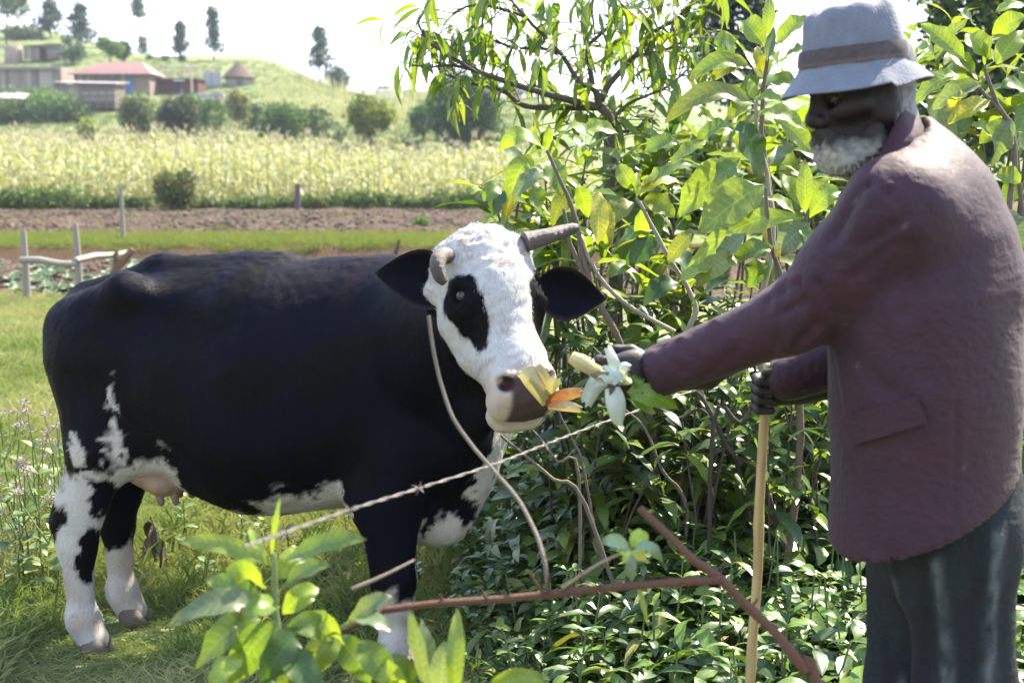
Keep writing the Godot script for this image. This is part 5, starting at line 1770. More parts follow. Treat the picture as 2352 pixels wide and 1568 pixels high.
	for q in sets:
		var foot := on(q[1][0], q[1][1])
		var o := thing("leafy_shrub", q[0], "shrub", foot, big)
		for line in q[2]:
			var pts := []
			var first: bool = line == q[2][0]
			if first:
				pts.append(foot)
			for k in line.size():
				pts.append(P(line[k][0], line[k][1], q[3] + (0.15 if k == 0 and first else 0.02)))
			stem(o, pts, 0.013 if first else 0.008, 0.005, pale if line == q[2][q[2].size() - 1] and foot.x < 0.75 else bk)
		for l in q[4]:
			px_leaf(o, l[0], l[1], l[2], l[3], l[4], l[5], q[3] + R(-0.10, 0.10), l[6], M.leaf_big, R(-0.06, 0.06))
	# ---- more of the same behind, grown by rule
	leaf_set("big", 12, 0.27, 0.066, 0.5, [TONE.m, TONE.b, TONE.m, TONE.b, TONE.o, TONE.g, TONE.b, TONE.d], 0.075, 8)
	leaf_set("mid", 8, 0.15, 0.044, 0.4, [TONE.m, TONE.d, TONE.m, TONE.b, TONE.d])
	var spots := [[1180, 4.9, 400, 520], [1270, 4.7, 480, 640], [1330, 5.0, 380, 520], [1400, 4.6, 560, 700], [1440, 5.2, 330, 480], [1520, 4.7, 640, 760], [1560, 5.2, 330, 460], [1620, 4.8, 560, 720], [1680, 5.4, 180, 360], [1720, 4.7, 660, 800], [1800, 5.0, 260, 420], [1850, 4.8, 560, 700], [1900, 5.0, 330, 480], [1930, 4.6, 650, 780], [2130, 5.2, 60, 240], [2220, 5.0, 130, 300], [2300, 4.8, 200, 420], [2360, 5.0, 40, 200], [2350, 4.6, 480, 640], [1490, 5.6, 420, 560], [1240, 5.6, 440, 560]]
	for q in spots:
		var foot := on(q[0] + R(-30, 30), q[1] + 0.1)
		var o := thing("leafy_shrub", "shaded big-leaved shrub growing deep in the thicket", "shrub", foot, "shaded shrubs deep in the thicket")
		for k in 4:
			var tip := P(q[0] + R(-85, 85), lerpf(q[2], q[3], k / 3.0) + R(-30, 30), q[1] + R(-0.2, 0.2))
			var bend := foot.lerp(tip, 0.55) + Vector3(R(-0.12, 0.12), 0, R(-0.1, 0.1))
			stem(o, [foot, bend, tip], 0.010, 0.004, bk)
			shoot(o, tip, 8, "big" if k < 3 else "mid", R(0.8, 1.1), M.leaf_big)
	# ---- loose leafy filling low in the thicket
	for q in [[1330, 4.5, 640, 900], [1450, 4.4, 700, 960], [1560, 4.7, 760, 980], [1660, 4.4, 820, 1000], [1780, 4.5, 760, 980], [1880, 4.3, 820, 1020], [1500, 5.0, 620, 860], [1400, 5.2, 560, 820], [1750, 5.2, 600, 860], [1260, 5.0, 700, 940], [1960, 4.8, 700, 1000], [2340, 4.3, 700, 1000], [1300, 4.3, 880, 1040], [1420, 4.1, 900, 1080], [1530, 4.0, 920, 1100], [1640, 4.0, 900, 1100], [1740, 4.0, 900, 1100], [1850, 3.9, 900, 1100], [1600, 4.3, 800, 960], [1480, 4.3, 820, 980]]:
		var foot := on(q[0], q[1])
		var o := thing("dark_shrub", "dark small-leaved shrub under the big-leaved ones", "shrub", foot, "small-leaved shrubs low in the thicket")
		for k in 7:
			var tip := P(q[0] + R(-90, 90), R(q[2], q[3]), q[1] + R(-0.25, 0.25))
			if k < 3:
				stem(o, [foot, foot.lerp(tip, 0.5) + Vector3(R(-0.2, 0.2), 0, R(-0.1, 0.1)), tip], 0.006, 0.003, bk * 0.6, "stem", 5)
			else:
				stem(o, [foot.lerp(tip, 0.6) + Vector3(R(-0.1, 0.1), 0, R(-0.1, 0.1)), tip], 0.004, 0.003, bk * 0.6, "stem", 5)
			shoot(o, foot.lerp(tip, R(0.35, 0.6)) + Vector3(R(-0.15, 0.15), 0, R(-0.15, 0.15)), 5, "mid", R(0.7, 1.1), M.leaf_big)
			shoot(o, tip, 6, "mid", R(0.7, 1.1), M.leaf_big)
			shoot(o, foot.lerp(tip, 0.75) + Vector3(R(-0.08, 0.08), 0, R(-0.08, 0.08)), 4, "mid", R(0.7, 1.0), M.leaf_big)

func make_sapling() -> void:
	# the narrow-leaved young tree against the sky
	var d := 5.6
	var foot := on(1440, d)
	var o := thing("sapling", "young tree with thin forking branches and narrow drooping leaves", "tree", foot)
	var wood := Color(0.095, 0.075, 0.06)
	stem(o, [foot, P(1420, 800, d), P(1410, 500, d), P(1394, 295, d), P(1380, 247, d)], 0.034, 0.020, wood, "trunk", 10)
	var lines := [
		[[1380, 247], [1232, 209], [1105, 166], [994, 102], [960, 50]], [[1378, 245], [1300, 246], [1207, 243], [1150, 205], [1075, 190], [1010, 165]],
		[[1380, 247], [1362, 200], [1330, 190], [1292, 124], [1207, 38], [1168, -10]], [[1362, 202], [1358, 190], [1347, 106], [1326, -10]],
		[[1381, 230], [1400, 190], [1458, 128], [1495, 75], [1480, 20]], [[1394, 295], [1440, 240], [1530, 200], [1590, 150]], [[1292, 124], [1240, 110], [1180, 110], [1130, 90]],
		[[1207, 38], [1150, 20], [1090, 10], [1040, 30]], [[1347, 106], [1400, 60], [1430, 10]], [[1458, 128], [1540, 110], [1620, 60]], [[1105, 166], [1040, 150], [985, 155]], [[1495, 75], [1560, 40], [1590, 0]],
		[[1390, 280], [1330, 290], [1290, 275]], [[1395, 300], [1450, 300], [1500, 270]]]
	leaf_set("narrow", 10, 0.15, 0.034, 0.45, [Color(0.20, 0.29, 0.075), Color(0.14, 0.22, 0.06), Color(0.26, 0.33, 0.075), Color(0.16, 0.23, 0.075)], 0.05, 5)
	var places := []
	for k in lines.size():
		var pts := []
		var dz := R(-0.35, 0.35)
		for j in lines[k].size():
			pts.append(P(lines[k][j][0], lines[k][j][1], d + dz * j / lines[k].size()))
		stem(o, pts, 0.017 if k < 5 else 0.009, 0.004, wood, "branch")
		var n: int = pts.size()
		for t in 9:
			var q := pow((t + 1) / 9.0, 0.75) * (n - 1)
			var j := mini(int(q), n - 2)
			if q < (n - 1) * (0.42 if k < 5 else 0.15):
				continue
			var p: Vector3 = pts[j].lerp(pts[j + 1], q - j)
			for e in 2:
				var tip := p + Vector3(R(-0.16, 0.16), R(-0.10, 0.16), R(-0.25, 0.25))
				places.append([tip, p])
	places.shuffle()
	var rest := MB.new()
	var twigs := MB.new()
	var count := 0
	for q in places:
		twigs.tube([q[1] - foot, q[0] - foot], [0.003, 0.0018], 4, wood)
		for e in 2 + rng.randi() % 2:
			var lf: Array = leaf_kinds.narrow
			var x := Transform3D(leaf_at(R(0, TAU), R(-1.2, 0.3), R(-0.6, 0.6), R(0.6, 1.15)), q[0] - foot)
			count += 1
			if count <= 295:
				put("leaf", lf[rng.randi() % lf.size()], M.leaf_big, o, x)
			else:
				var a: Array = (lf[rng.randi() % lf.size()] as ArrayMesh).surface_get_arrays(0)
				var n0 := rest.v.size()
				for k in a[Mesh.ARRAY_VERTEX].size():
					rest.vert(x * a[Mesh.ARRAY_VERTEX][k], a[Mesh.ARRAY_COLOR][k], a[Mesh.ARRAY_TEX_UV][k])
				for k: int in a[Mesh.ARRAY_INDEX]:
					rest.i.append(n0 + k)
	kind(put("twigs", twigs.mesh(), M.bark, o), "stuff")
	kind(put("foliage", rest.mesh(), M.leaf_big, o), "stuff")

func herb_mesh(parent: Node3D, h: float, lean: Vector3, set_name: String, s: float) -> void:
	var top := Vector3(0, h, 0) + lean
	var mb := MB.new()
	mb.tube([Vector3(0, -0.03, 0), top * 0.5 + Vector3(R(-0.02, 0.02), 0, R(-0.02, 0.02)), top], [0.0045, 0.0025], 5, Color(0.10, 0.14, 0.05))
	put("stem", mb.mesh(), M.bark, parent)
	var lf: Array = leaf_kinds[set_name]
	var n := 5
	var az := R(0, TAU)
	for k in n:
		var q := 0.35 + 0.65 * k / (n - 1)
		for e in 2:
			var b := leaf_at(az + e * PI + R(-0.3, 0.3), lerpf(-0.15, 0.55, q) + R(-0.25, 0.25), R(-0.4, 0.4), s * lerpf(1.15, 0.6, q) * R(0.8, 1.2))
			put("leaf", lf[rng.randi() % lf.size()], M.leaf_herb, parent, Transform3D(b, top * q))
		az += 1.57

func make_undergrowth() -> void:
	leaf_set("herb", 10, 0.080, 0.033, 0.35, [Color(0.09, 0.165, 0.042), Color(0.065, 0.125, 0.040), Color(0.13, 0.21, 0.05), Color(0.08, 0.14, 0.055), Color(0.17, 0.25, 0.055)], 0.05, 5)
	leaf_set("lance", 8, 0.12, 0.030, 0.45, [Color(0.085, 0.15, 0.04), Color(0.12, 0.20, 0.045), Color(0.065, 0.12, 0.04), Color(0.20, 0.21, 0.06)], 0.05, 5)
	var left := func(d: float) -> float: return -0.02 * d if d > 4.2 else lerpf(0.10, -0.084, clampf((d - 2.6) / 1.6, 0, 1))
	var tries := 0
	var made := 0
	while made < 190 and tries < 4000:
		tries += 1
		var d := R(2.75, 4.6)
		var x := R(-0.15, 1.35)
		if x < left.call(d) or x > 0.43 * d or (d < 3.0 and x > 0.66) or (absf(x - 0.63) < 0.05 and absf(d - 2.83) < 0.09):
			continue
		var h: float = R(0.20, 0.36) + 0.16 * clampf((x - left.call(d)) * 2.0, 0, 1)
		var o := thing("herb", "knee-high leafy green herb in the undergrowth at the person's feet", "herb", Vector3(x, gy(x, d), -d), "herbs of the undergrowth")
		herb_mesh(o, h, Vector3(R(-0.06, 0.06), 0, R(-0.06, 0.06)), "herb" if made % 3 else "lance", R(0.75, 1.3))
		made += 1
	# the rest of the ground cover
	var kinds := []
	for v in 4:
		var mb := MB.new()
		var lf: Array = leaf_kinds.herb if v != 2 else leaf_kinds.lance
		for k in 16:
			var q := 0.15 + 0.85 * k / 15.0
			var a: Array = (lf[(k + v) % lf.size()] as ArrayMesh).surface_get_arrays(0)
			var x := Transform3D(leaf_at(k * 1.9 + R(-0.4, 0.4), R(-0.3, 0.7), R(-0.5, 0.5), R(0.7, 1.2)), Vector3(R(-0.05, 0.05), q * 0.30, R(-0.05, 0.05)))
			var n0 := mb.v.size()
			for j in a[Mesh.ARRAY_VERTEX].size():
				mb.vert(x * a[Mesh.ARRAY_VERTEX][j], a[Mesh.ARRAY_COLOR][j], a[Mesh.ARRAY_TEX_UV][j])
			for j: int in a[Mesh.ARRAY_INDEX]:
				mb.i.append(n0 + j)
		mb.tube([Vector3(0, -0.03, 0), Vector3(0.01, 0.15, 0), Vector3(0, 0.3, 0)], [0.004, 0.002], 4, Color(0.10, 0.14, 0.05))
		kinds.append(mb.mesh())
	var where := [[], [], [], []]
	for k in 8500:
		var d := R(2.6, 7.5)
		var x := R(-0.2, 0.45 * d)
		var l: float = left.call(d)
		if x < l - 0.1 or (d < 2.72 and x > 0.55) or (absf(x - 0.63) < 0.05 and absf(d - 2.83) < 0.09):
			continue
		if rng.randf() > 0.35 + 0.65 * clampf((x - l) * 3.0, 0, 1):
			continue
		var s := R(0.45, 1.25) * (0.55 + 0.5 * clampf((x - l) * 2.0, 0, 1)) * (1.0 + 0.7 * smoothstep(3.6, 4.7, d))
		where[k % 4].append(Transform3D(Basis(Vector3.UP, R(0, TAU)) * Basis(Vector3(1, 0, 0), R(-0.3, 0.3)) * Basis.from_scale(Vector3(s, s, s)), Vector3(x, gy(x, d), -d)))
	for v in 4:
		tag(kind(copies("ground_cover", kinds[v], M.leaf_herb, where[v]), "stuff"), "dense small-leaved ground cover under the thicket", "ground cover")
	# bare twigs in the undergrowth
	for q in [[[[1345, 1160], [1270, 1100], [1200, 1040], [1150, 1000]], 3.6, 0.007, "bare grey twig slanting up towards the cow's throat"], [[[1330, 1095], [1280, 1060], [1245, 1010], [1210, 975]], 3.7, 0.006, "thin bare twig beside the cow's jaw"], [[[1345, 1100], [1320, 1020], [1290, 960], [1278, 930]], 3.75, 0.005, "thin upright bare twig under the cow's mouth"],
			[[[1760, 1120], [1680, 1040], [1640, 960], [1600, 900], [1560, 880]], 3.8, 0.010, "dark crooked branch in the undergrowth under the sleeve"], [[[1640, 975], [1700, 970], [1730, 930], [1735, 880]], 3.75, 0.008, "curved grey-green branch behind the walking stick"], [[[1700, 1090], [1660, 1000], [1610, 940], [1560, 960], [1500, 930]], 3.9, 0.008, "dark branch lying low behind the held leaves"], [[[1580, 1180], [1520, 1080], [1480, 980], [1420, 930]], 3.9, 0.007, "slender dark stem rising through the herbs"]]:
		var pts := []
		for p in q[0]:
			pts.append(P(p[0], p[1], q[1]))
		var base: Vector3 = pts[0]
		var g := Vector3(base.x + R(-0.1, 0.2), gy(base.x, -base.z), base.z - R(0.0, 0.15))
		pts.push_front(g)
		var o := thing("twig", q[3], "twig", g)
		stem(o, pts, q[2], q[2] * 0.5, Color(0.14, 0.115, 0.09) if q[2] < 0.0075 else Color(0.06, 0.05, 0.04))

func make_pasture_plants() -> void:
	var tuft := MB.new()
	for k in 16:
		var a := R(0, TAU)
		var out := Vector3(cos(a), 0, sin(a))
		var A := Vector3(R(-0.04, 0.04), 0, R(-0.04, 0.04))
		var h := R(0.03, 0.08)
		var dry := 1.0 if k % 5 == 0 else 0.0
		blade(tuft, A, A + Vector3(0, h, 0) + out * 0.01, A + Vector3(0, h * R(0.9, 1.3), 0) + out * R(0.02, 0.08), 0.005, out.cross(Vector3.UP), 0.1, Color(1, 1, 1).lerp(Color(2.2, 1.5, 2.2), dry) * R(0.8, 1.2), 3, 1)
	var tm := tuft.mesh()
	var where := []
	var tints := []
	for k in 34000:
		var d := 3.2 + 12.0 * pow(rng.randf(), 1.7)
		var x := R(-0.46, 0.10) * d
		if d > 4.2 and x > 0.02 * d:
			x = R(-0.46, 0.02) * d
		var bare := nz(x * 2.0, d * 2.0, 9.0)
		var trodden := false                                     # worn short where the cow stands
		for f in [Vector2(-1.356, 4.02), Vector2(-1.30, 4.29), Vector2(-0.349, 3.85)]:
			if absf(x - f.x) < 0.22 and d > f.y - 0.55 and d < f.y + 0.12:
				trodden = true
		if trodden and rng.randf() < 0.6:
			continue
		if bare > 0.3 and rng.randf() < 0.75:
			continue
		var s := R(0.55, 1.25) * (1.0 + 0.5 * nz(x * 0.9, d * 0.9, 5.0)) * (1.0 if d < 7.0 else 1.25)
		where.append(Transform3D(Basis(Vector3.UP, R(0, TAU)) * Basis.from_scale(Vector3(s, s * R(0.7, 1.2) * (0.45 if trodden else 1.0), s)), Vector3(x, gy(x, d) - 0.005, -d)))
		tints.append(Color(0.17, 0.22, 0.075).lerp(Color(0.33, 0.325, 0.17), clampf(0.45 + nz(x * 0.8, d * 0.8) + R(-0.25, 0.25), 0, 1)))
	tag(kind(copies("pasture_grass", tm, M.grass, where, null, tints), "stuff"), "short pasture grass with dry blades round the cow's feet", "grass")
	# long tufts
	where = []
	for k in 160:
		var d := R(3.5, 5.4)
		var x := R(-0.42, -0.02) * d
		if (absf(x + 1.33) < 0.3 and d < 4.4) or (absf(x + 0.35) < 0.3 and d < 4.0):
			continue
		where.append(Transform3D(Basis(Vector3.UP, R(0, TAU)) * Basis.from_scale(Vector3(1.2, R(1.5, 2.4), 1.2)), Vector3(x, 0, -d)))
	tag(kind(copies("long_grass", tm, M.grass, where, null, [Color(0.15, 0.19, 0.06), Color(0.24, 0.23, 0.11), Color(0.12, 0.18, 0.05)]), "stuff"), "longer grass tufts growing among the short grass", "grass")
	# small broad weeds
	leaf_set("weed", 6, 0.065, 0.042, 0.2, [Color(0.13, 0.19, 0.045), Color(0.10, 0.16, 0.04), Color(0.17, 0.22, 0.06)], 0.04, 4)
	for k in 16:
		var u := R(-30, 145)
		var d := R(4.25, 5.6)
		var g := on(u, d)
		var o := thing("flowering_weed", "weed with small lilac-white flower heads beside the cow's hind legs", "weed", g, "flowering weeds beside the cow")
		var h := R(0.30, 0.62)
		herb_mesh(o, h * 0.85, Vector3(R(-0.05, 0.05), 0, R(-0.05, 0.05)), "weed", R(1.0, 1.5))
		for e in 3:
			var top := Vector3(R(-0.09, 0.09), h * R(0.9, 1.1), R(-0.09, 0.09))
			var mb := MB.new()
			mb.tube([Vector3(0, h * 0.6, 0), top * 0.9 + Vector3(0, h * 0.02, 0), top], [0.0025, 0.0015], 4, Color(0.14, 0.16, 0.07))
			put("flower_stalk", mb.mesh(), M.bark, o)
			var fm := MB.new()
			for j in 46:
				var dir := Vector3(rng.randfn(), absf(rng.randfn()) * 0.8, rng.randfn()).normalized()
				var c := Color(0.30, 0.255, 0.28).lerp(Color(0.22, 0.18, 0.14), rng.randf())
				var p := top + dir * R(0.004, 0.022)
				var sd := dir.cross(Vector3(R(-1, 1), R(-1, 1), R(-1, 1))).normalized() * 0.003
				fm.face([p - sd, p + sd, p + dir * 0.011], c)
			put("flower_head", fm.mesh(), M.leaf_dull, o)
	# withered weed under the belly
	var g := on(338, 4.75)
	var wo := thing("withered_weed", "withered brown weed standing under the cow's belly", "weed", g)
	var tip := P(345, 1185, 4.75)
	stem(wo, [g, g.lerp(tip, 0.5) + Vector3(0.02, 0, 0), tip], 0.005, 0.003, Color(0.12, 0.09, 0.06))
	for k in 9:
		var mb := MB.new()
		var A := (g.lerp(tip, R(0.55, 1.0))) - g
		var out := Vector3(R(-1, 1), 0, R(-1, 1)).normalized()
		blade(mb, A, A + out * 0.03, A + out * 0.05 - Vector3(0, R(0.06, 0.12), 0), 0.03, out, 0.5, Color(0.07, 0.05, 0.035) if k < 6 else Color(0.13, 0.19, 0.05), 5, 1, 0.1)
		put("leaf", mb.mesh(), M.leaf_dull, wo)
	for k in 26:
		var u := R(330, 1120)
		var d := R(4.4, 6.2)
		var p := on(u, d)
		var o := thing("pasture_weed", "low broad-leaved weed in the grass behind the cow's legs", "weed", p, "broad-leaved weeds in the pasture")
		herb_mesh(o, R(0.10, 0.24), Vector3(R(-0.05, 0.05), 0, R(-0.05, 0.05)), "weed", R(0.8, 1.2))

func make_foreground() -> void:
	# the hedge plant at the photographer's knees
	var d := 1.95
	var foot := Vector3(P(650, 1568, d).x, 0, -d)
	var o := thing("hedge_plant", "broad-leaved green plant with wavy pale leaves growing close to the wire", "plant", foot)
	stem(o, [foot, P(668, 1700, d), P(650, 1500, d), P(628, 1380, d), P(628, 1270, d)], 0.008, 0.004, Color(0.16, 0.20, 0.08))
	stem(o, [P(668, 1700, d), P(740, 1500, d), P(800, 1430, d)], 0.006, 0.003, Color(0.16, 0.20, 0.08))
	stem(o, [P(660, 1600, d), P(560, 1500, d), P(540, 1440, d)], 0.006, 0.003, Color(0.16, 0.20, 0.08))
	for l in [[625, 1300, 408, 1246, -26, 44, "b"], [650, 1290, 842, 1240, -22, 52, "m"], [622, 1290, 643, 1140, 0, 22, "b"], [612, 1300, 572, 1210, 0, 26, "b"], [640, 1330, 700, 1270, -14, 60, "b"], [610, 1350, 520, 1310, -18, 62, "b"], [640, 1360, 760, 1300, -22, 50, "m"], [625, 1395, 385, 1440, -44, 62, "g"], [612, 1400, 470, 1330, -16, 58, "m"], [640, 1390, 560, 1420, -16, 60, "m"], [650, 1410, 730, 1350, -12, 56, "b"],
			[600, 1420, 450, 1535, -34, 76, "m"], [640, 1430, 520, 1580, -26, 84, "m"], [690, 1450, 600, 1575, -20, 84, "d"], [660, 1440, 770, 1470, -24, 60, "m"], [700, 1420, 790, 1480, -26, 46, "b"], [800, 1430, 900, 1370, -14, 44, "g"], [800, 1430, 900, 1450, -22, 54, "g"], [780, 1450, 700, 1560, -14, 70, "b"], [770, 1460, 850, 1570, -14, 70, "m"], [720, 1500, 640, 1590, -10, 70, "m"], [560, 1500, 480, 1590, -14, 60, "b"], [640, 1500, 740, 1590, -16, 70, "d"], [820, 1480, 900, 1580, -20, 70, "m"]]:
		px_leaf(o, l[0], l[1], l[2], l[3], l[4], l[5] * 1.05, d + R(-0.06, 0.06), l[6], M.leaf_big, R(-0.06, 0.06))
	var f2 := Vector3(P(1020, 1568, 1.9).x, 0, -1.9)
	o = thing("hedge_plant", "pointed bright leaves of a second low plant beside the brown branch", "plant", f2)
	stem(o, [f2, P(1010, 1750, 1.9), P(1005, 1600, 1.9)], 0.007, 0.004, Color(0.16, 0.20, 0.08))
	for l in [[1042, 1600, 1050, 1398, 0, 46, "b"], [990, 1610, 968, 1420, 0, 58, "g"], [985, 1600, 940, 1400, -10, 46, "g"], [1010, 1620, 1020, 1470, 0, 60, "g"], [960, 1620, 900, 1500, -12, 60, "m"], [1120, 1580, 1260, 1572, -22, 50, "b"], [930, 1600, 860, 1520, -14, 56, "b"], [1060, 1640, 1130, 1575, -10, 44, "m"]]:
		px_leaf(o, l[0], l[1], l[2], l[3], l[4], l[5], 1.9 + R(-0.05, 0.05), l[6], M.leaf_big, R(-0.04, 0.04))
	# cut brown branch, forked
	var b0 := P(1885, 1610, 1.92)
	var bg := Vector3(b0.x + 0.12, 0, b0.z + 0.15)
	o = thing("cut_branch", "forked reddish brown branch lying across in front of the cow", "branch", bg)
	var rb := Color(0.095, 0.05, 0.034)
	stem(o, [bg, b0, P(1850, 1540, 1.93), P(1790, 1462, 1.94), P(1720, 1398, 1.95), P(1655, 1330, 1.95), P(1600, 1288, 1.96), P(1540, 1230, 1.98), P(1470, 1166, 2.0)], 0.0098, 0.0058, rb, "main_stem", 10)
	stem(o, [P(1655, 1330, 1.95), P(1560, 1336, 1.96), P(1450, 1345, 1.97), P(1300, 1362, 1.98), P(1150, 1376, 1.98), P(1000, 1386, 1.97), P(880, 1402, 1.96)], 0.0072, 0.0055, rb, "side_branch", 10)
	for q in [[1250, 1365, 1215, 1312, 0.0035], [1255, 1362, 1262, 1318, 0.004], [1118, 1376, 1105, 1350, 0.003], [1290, 1358, 1340, 1318, 0.003], [1380, 1350, 1370, 1330, 0.0025], [1500, 1340, 1490, 1318, 0.0025], [1650, 1320, 1668, 1290, 0.004], [1720, 1398, 1740, 1375, 0.003], [1020, 1384, 1010, 1365, 0.003], [880, 1402, 700, 1500, 0.005]]:
		stem(o, [P(q[0], q[1], 1.97), P((q[0] + q[2]) * 0.5 + R(-4, 4), (q[1] + q[3]) * 0.5, 1.97), P(q[2], q[3], 1.96)], q[4], q[4] * 0.45, rb * 0.8, "spur", 6)
	# withered sprig caught on it
	o = thing("withered_sprig", "withered sprig of pale and yellow-green leaves above the brown branch", "sprig", P(1290, 1350, 1.96))
	stem(o, [P(1290, 1350, 1.96), P(1380, 1292, 1.97), P(1450, 1262, 1.98)], 0.003, 0.002, Color(0.22, 0.16, 0.10))
	for l in [[1445, 1262, 1382, 1248, -16, 34, "g"], [1450, 1255, 1490, 1240, -16, 40, "b"], [1455, 1262, 1532, 1308, -34, 30, "g"], [1450, 1268, 1490, 1290, -6, 44, "y"], [1452, 1270, 1448, 1340, 0, 28, "g"], [1440, 1262, 1430, 1290, 0, 30, "b"], [1462, 1330, 1490, 1440, -4, 16, "o"]]:
		px_leaf(o, l[0], l[1], l[2], l[3], l[4], l[5], 1.98 + R(-0.02, 0.02), l[6], M.leaf_dull, R(-0.03, 0.03))
	# thin bent twig standing in front of the cow's chest
	var tg := P(1258, 1352, 1.985)
	o = thing("bent_twig", "thin bent grey twig rising from the brown branch across the cow's chest", "twig", tg)
	stem(o, [tg, P(1248, 1275, 2.0), P(1222, 1205, 2.05), P(1182, 1135, 2.1), P(1130, 1075, 2.15), P(1082, 1020, 2.18), P(1040, 958, 2.2), P(1012, 880, 2.22), P(994, 800, 2.22), P(984, 725, 2.22)], 0.0034, 0.0030, Color(0.14, 0.12, 0.095), "shaft", 8)
	o = thing("dry_twig", "short dry twig in front of the cow's fore leg", "twig", P(808, 1352, 1.97))
	stem(o, [P(808, 1352, 1.97), P(880, 1322, 1.97), P(952, 1286, 1.98)], 0.0032, 0.0018, Color(0.25, 0.20, 0.15), "shaft", 6)
	# barbed wire, two strands twisted
	var line := [P(560, 1256, 1.55), P(640, 1228, 1.64), P(800, 1172, 1.88), P(960, 1122, 2.12), P(1130, 1068, 2.34), P(1250, 1022, 2.52), P(1365, 978, 2.72), P(1500, 930, 3.0), P(1640, 880, 3.4)]
	o = thing("barbed_wire", "rusty grey barbed wire strung between the viewer and the cow", "wire", line[0])
	var wire_mat := bumpy(vmat(0.6, 0.5), 0.06, 0.1, 10.0)
	for s in 2:
		var pts := []
		for k in line.size() - 1:
			for j in 24:
				var p: Vector3 = line[k].cubic_interpolate(line[k + 1], line[maxi(k - 1, 0)], line[mini(k + 2, line.size() - 1)], j / 24.0)
				var a := (k * 24 + j) * 0.62 + s * PI
				pts.append(p - line[0] + Vector3(0, cos(a), sin(a)) * 0.0014)
		var mb := MB.new()
		mb.tube(pts, [0.0012, 0.0016], 6, Color(0.085, 0.075, 0.07))
		put("strand", mb.mesh(), wire_mat, o)
	for k in [1, 2, 3, 4, 5, 6]:
		var c: Vector3 = line[k] - line[0]
		var mb := MB.new()
		var along: Vector3 = (line[k + 1] - line[k - 1]).normalized()
		for e in 4:
			var dir := (along.cross(Vector3(0.3, 1, 0.5)).rotated(along, e * 1.6 + k) + along * R(-0.3, 0.3)).normalized()
			mb.tube([c, c + dir * 0.007 + along * 0.004, c + dir * 0.014], [0.0016, 0.0014, 0.0003], 5, Color(0.12, 0.085, 0.07))
		put("barb", mb.mesh(), wire_mat, o)

# a torn strip of husk or maize leaf: even width, ragged end
func strip(mb: MB, A: Vector3, C: Vector3, B: Vector3, width: float, face_up: Vector3, col: Color, col2: Color) -> void:
	var n := 10
	var ph := R(0, 9)
	for k in n + 1:
		var q := float(k) / n
		var p := A.lerp(C, q).lerp(C.lerp(B, q), q)
		var tn := (C - A).lerp(B - C, q).normalized()
		var side := tn.cross(face_up).normalized()
		var nrm := side.cross(tn)
		for j in 7:
			var t := j / 3.0 - 1.0
			var w := width * 0.5 * (0.55 + 0.45 * sin(PI * clampf(q * 0.8 + 0.15, 0, 1)))
			var torn := tn * (R(-0.012, 0.012) if k == n else 0.0) * (width / 0.05)
			var c := col.lerp(col2, clampf(q * 1.1 - 0.1 + nz(q * 5.0, t * 3.0, ph) * 0.5, 0, 1)) * (1.0 + 0.22 * nz(t * 9.0, q * 1.5, ph))
			mb.vert(p + side * t * w + nrm * (0.10 * width * cos(t * 2.2) + 0.05 * width * sin(t * 5.0 + q * 4.0 + ph)) + torn, c, Vector2(0.5 + t * 0.3, q))
	for k in n:
		for j in 6:
			var g := k * 7 + j
			mb.quad(g, g + 7, g + 8, g + 1)

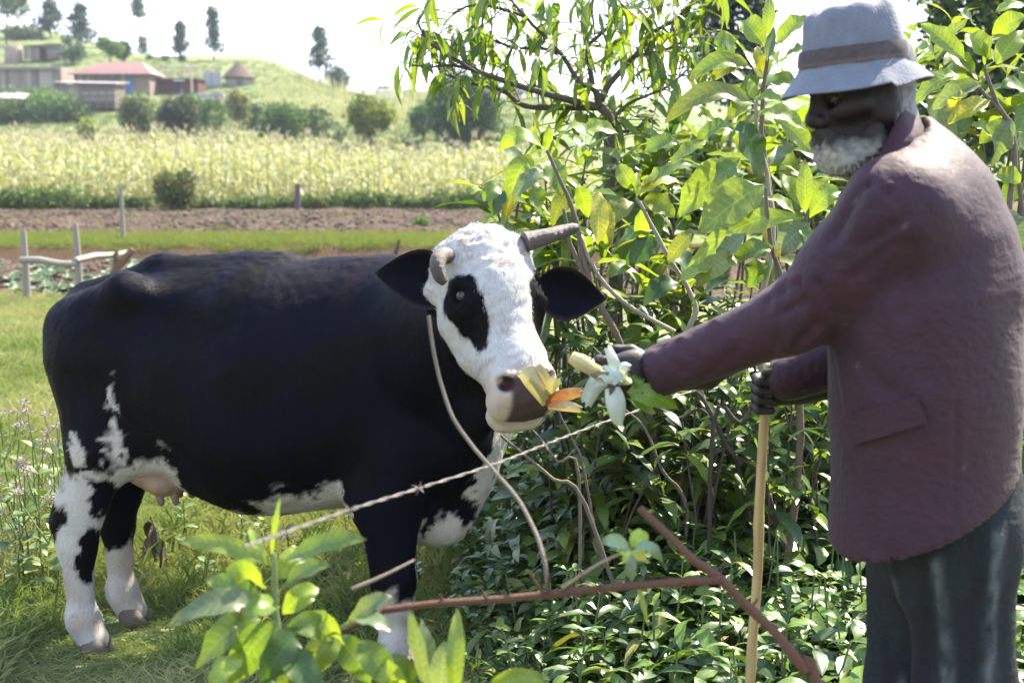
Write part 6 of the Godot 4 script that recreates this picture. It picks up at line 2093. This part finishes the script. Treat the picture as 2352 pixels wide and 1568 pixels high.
func make_feed() -> void:
	# what he holds out: a bunch of torn maize leaves
	var d := 2.51
	var o := thing("maize_leaves", "bunch of torn green and whitish maize leaves held out to the cow", "leaves", P(1420, 872, d))
	var pl := Color(0.55, 0.60, 0.52)
	var items := [[1425, 872, 1345, 925, -46, 46, Color(0.36, 0.40, 0.36)], [1408, 890, 1426, 972, 0, 46, Color(0.42, 0.47, 0.44)], [1430, 880, 1396, 798, 0, 26, Color(0.40, 0.42, 0.32)], [1440, 900, 1558, 938, -12, 44, Color(0.22, 0.34, 0.05)], [1450, 905, 1505, 950, -4, 34, Color(0.17, 0.28, 0.05)], [1430, 872, 1360, 880, -14, 36, Color(0.38, 0.41, 0.33)], [1420, 860, 1445, 842, -10, 26, Color(0.50, 0.52, 0.42)], [1420, 880, 1462, 868, -12, 34, Color(0.24, 0.30, 0.07)], [1425, 885, 1352, 862, -8, 24, Color(0.14, 0.12, 0.09)], [1415, 880, 1370, 912, -4, 30, Color(0.10, 0.085, 0.065)], [1450, 890, 1480, 862, -6, 26, Color(0.17, 0.26, 0.05)]]
	for l in items:
		var mb := MB.new()
		var A := P(l[0], l[1], d + R(-0.015, 0.015)) - o.position
		var B := P(l[2], l[3], d + R(-0.03, 0.05)) - o.position
		var C := P((l[0] + l[2]) * 0.5, (l[1] + l[3]) * 0.5 + l[4] * 1.5, d - 0.02) - o.position
		if l[6].b > 0.25:
			strip(mb, A, C, B, l[5] * 1.05 / FPX * d, Vector3(R(-0.3, 0.3), 0.5, 0.9).normalized(), l[6], l[6] * 0.85)
		else:
			blade(mb, A, C, B, l[5] * 1.25 / FPX * d, Vector3(R(-0.3, 0.3), 0.5, 0.9).normalized(), 0.25, l[6], 7, 2, 0.06, 0.8, 0.0)
		put("leaf", mb.mesh(), M.leaf_dull if l[6].b > 0.25 else M.leaf_big, o)
	var sm := MB.new()
	sm.tube([P(1312, 820, d) - o.position, P(1335, 832, d) - o.position, P(1362, 848, d) - o.position, P(1412, 872, d) - o.position], [0.012, 0.017, 0.013, 0.011], 10, Color(0.42, 0.34, 0.17), true, Color(0.30, 0.26, 0.12))
	put("stalk", sm.mesh(), M.bark, o)
	# the husk in her mouth
	var hd := 3.03
	o = thing("maize_husk", "dry yellow and orange maize husk hanging from the cow's mouth", "husk", P(1255, 905, hd))
	var tan := Color(0.36, 0.31, 0.19)
	for l in [[1262, 922, 1200, 850, -16, 52, tan, Color(0.42, 0.37, 0.24), 0.0], [1266, 918, 1232, 842, -8, 36, Color(0.30, 0.25, 0.14), tan, 0.012], [1262, 912, 1278, 868, -4, 34, Color(0.40, 0.36, 0.25), tan, -0.006], [1252, 926, 1338, 900, -8, 30, Color(0.24, 0.06, 0.025), Color(0.40, 0.22, 0.09), 0.0], [1258, 930, 1332, 940, -6, 26, Color(0.34, 0.18, 0.07), Color(0.42, 0.34, 0.20), -0.01]]:
		var mb := MB.new()
		var A := P(l[0], l[1], hd + 0.02) - o.position
		var B := P(l[2], l[3], hd - 0.055 + l[8]) - o.position
		var C := P((l[0] + l[2]) * 0.5, (l[1] + l[3]) * 0.5 + l[4] * 1.3, hd - 0.06 + l[8]) - o.position
		strip(mb, A, C, B, l[5] / FPX * hd, Vector3(R(-0.2, 0.2), 0.2, 1).normalized(), l[6], l[7])
		put("blade", mb.mesh(), M.leaf_dull, o)
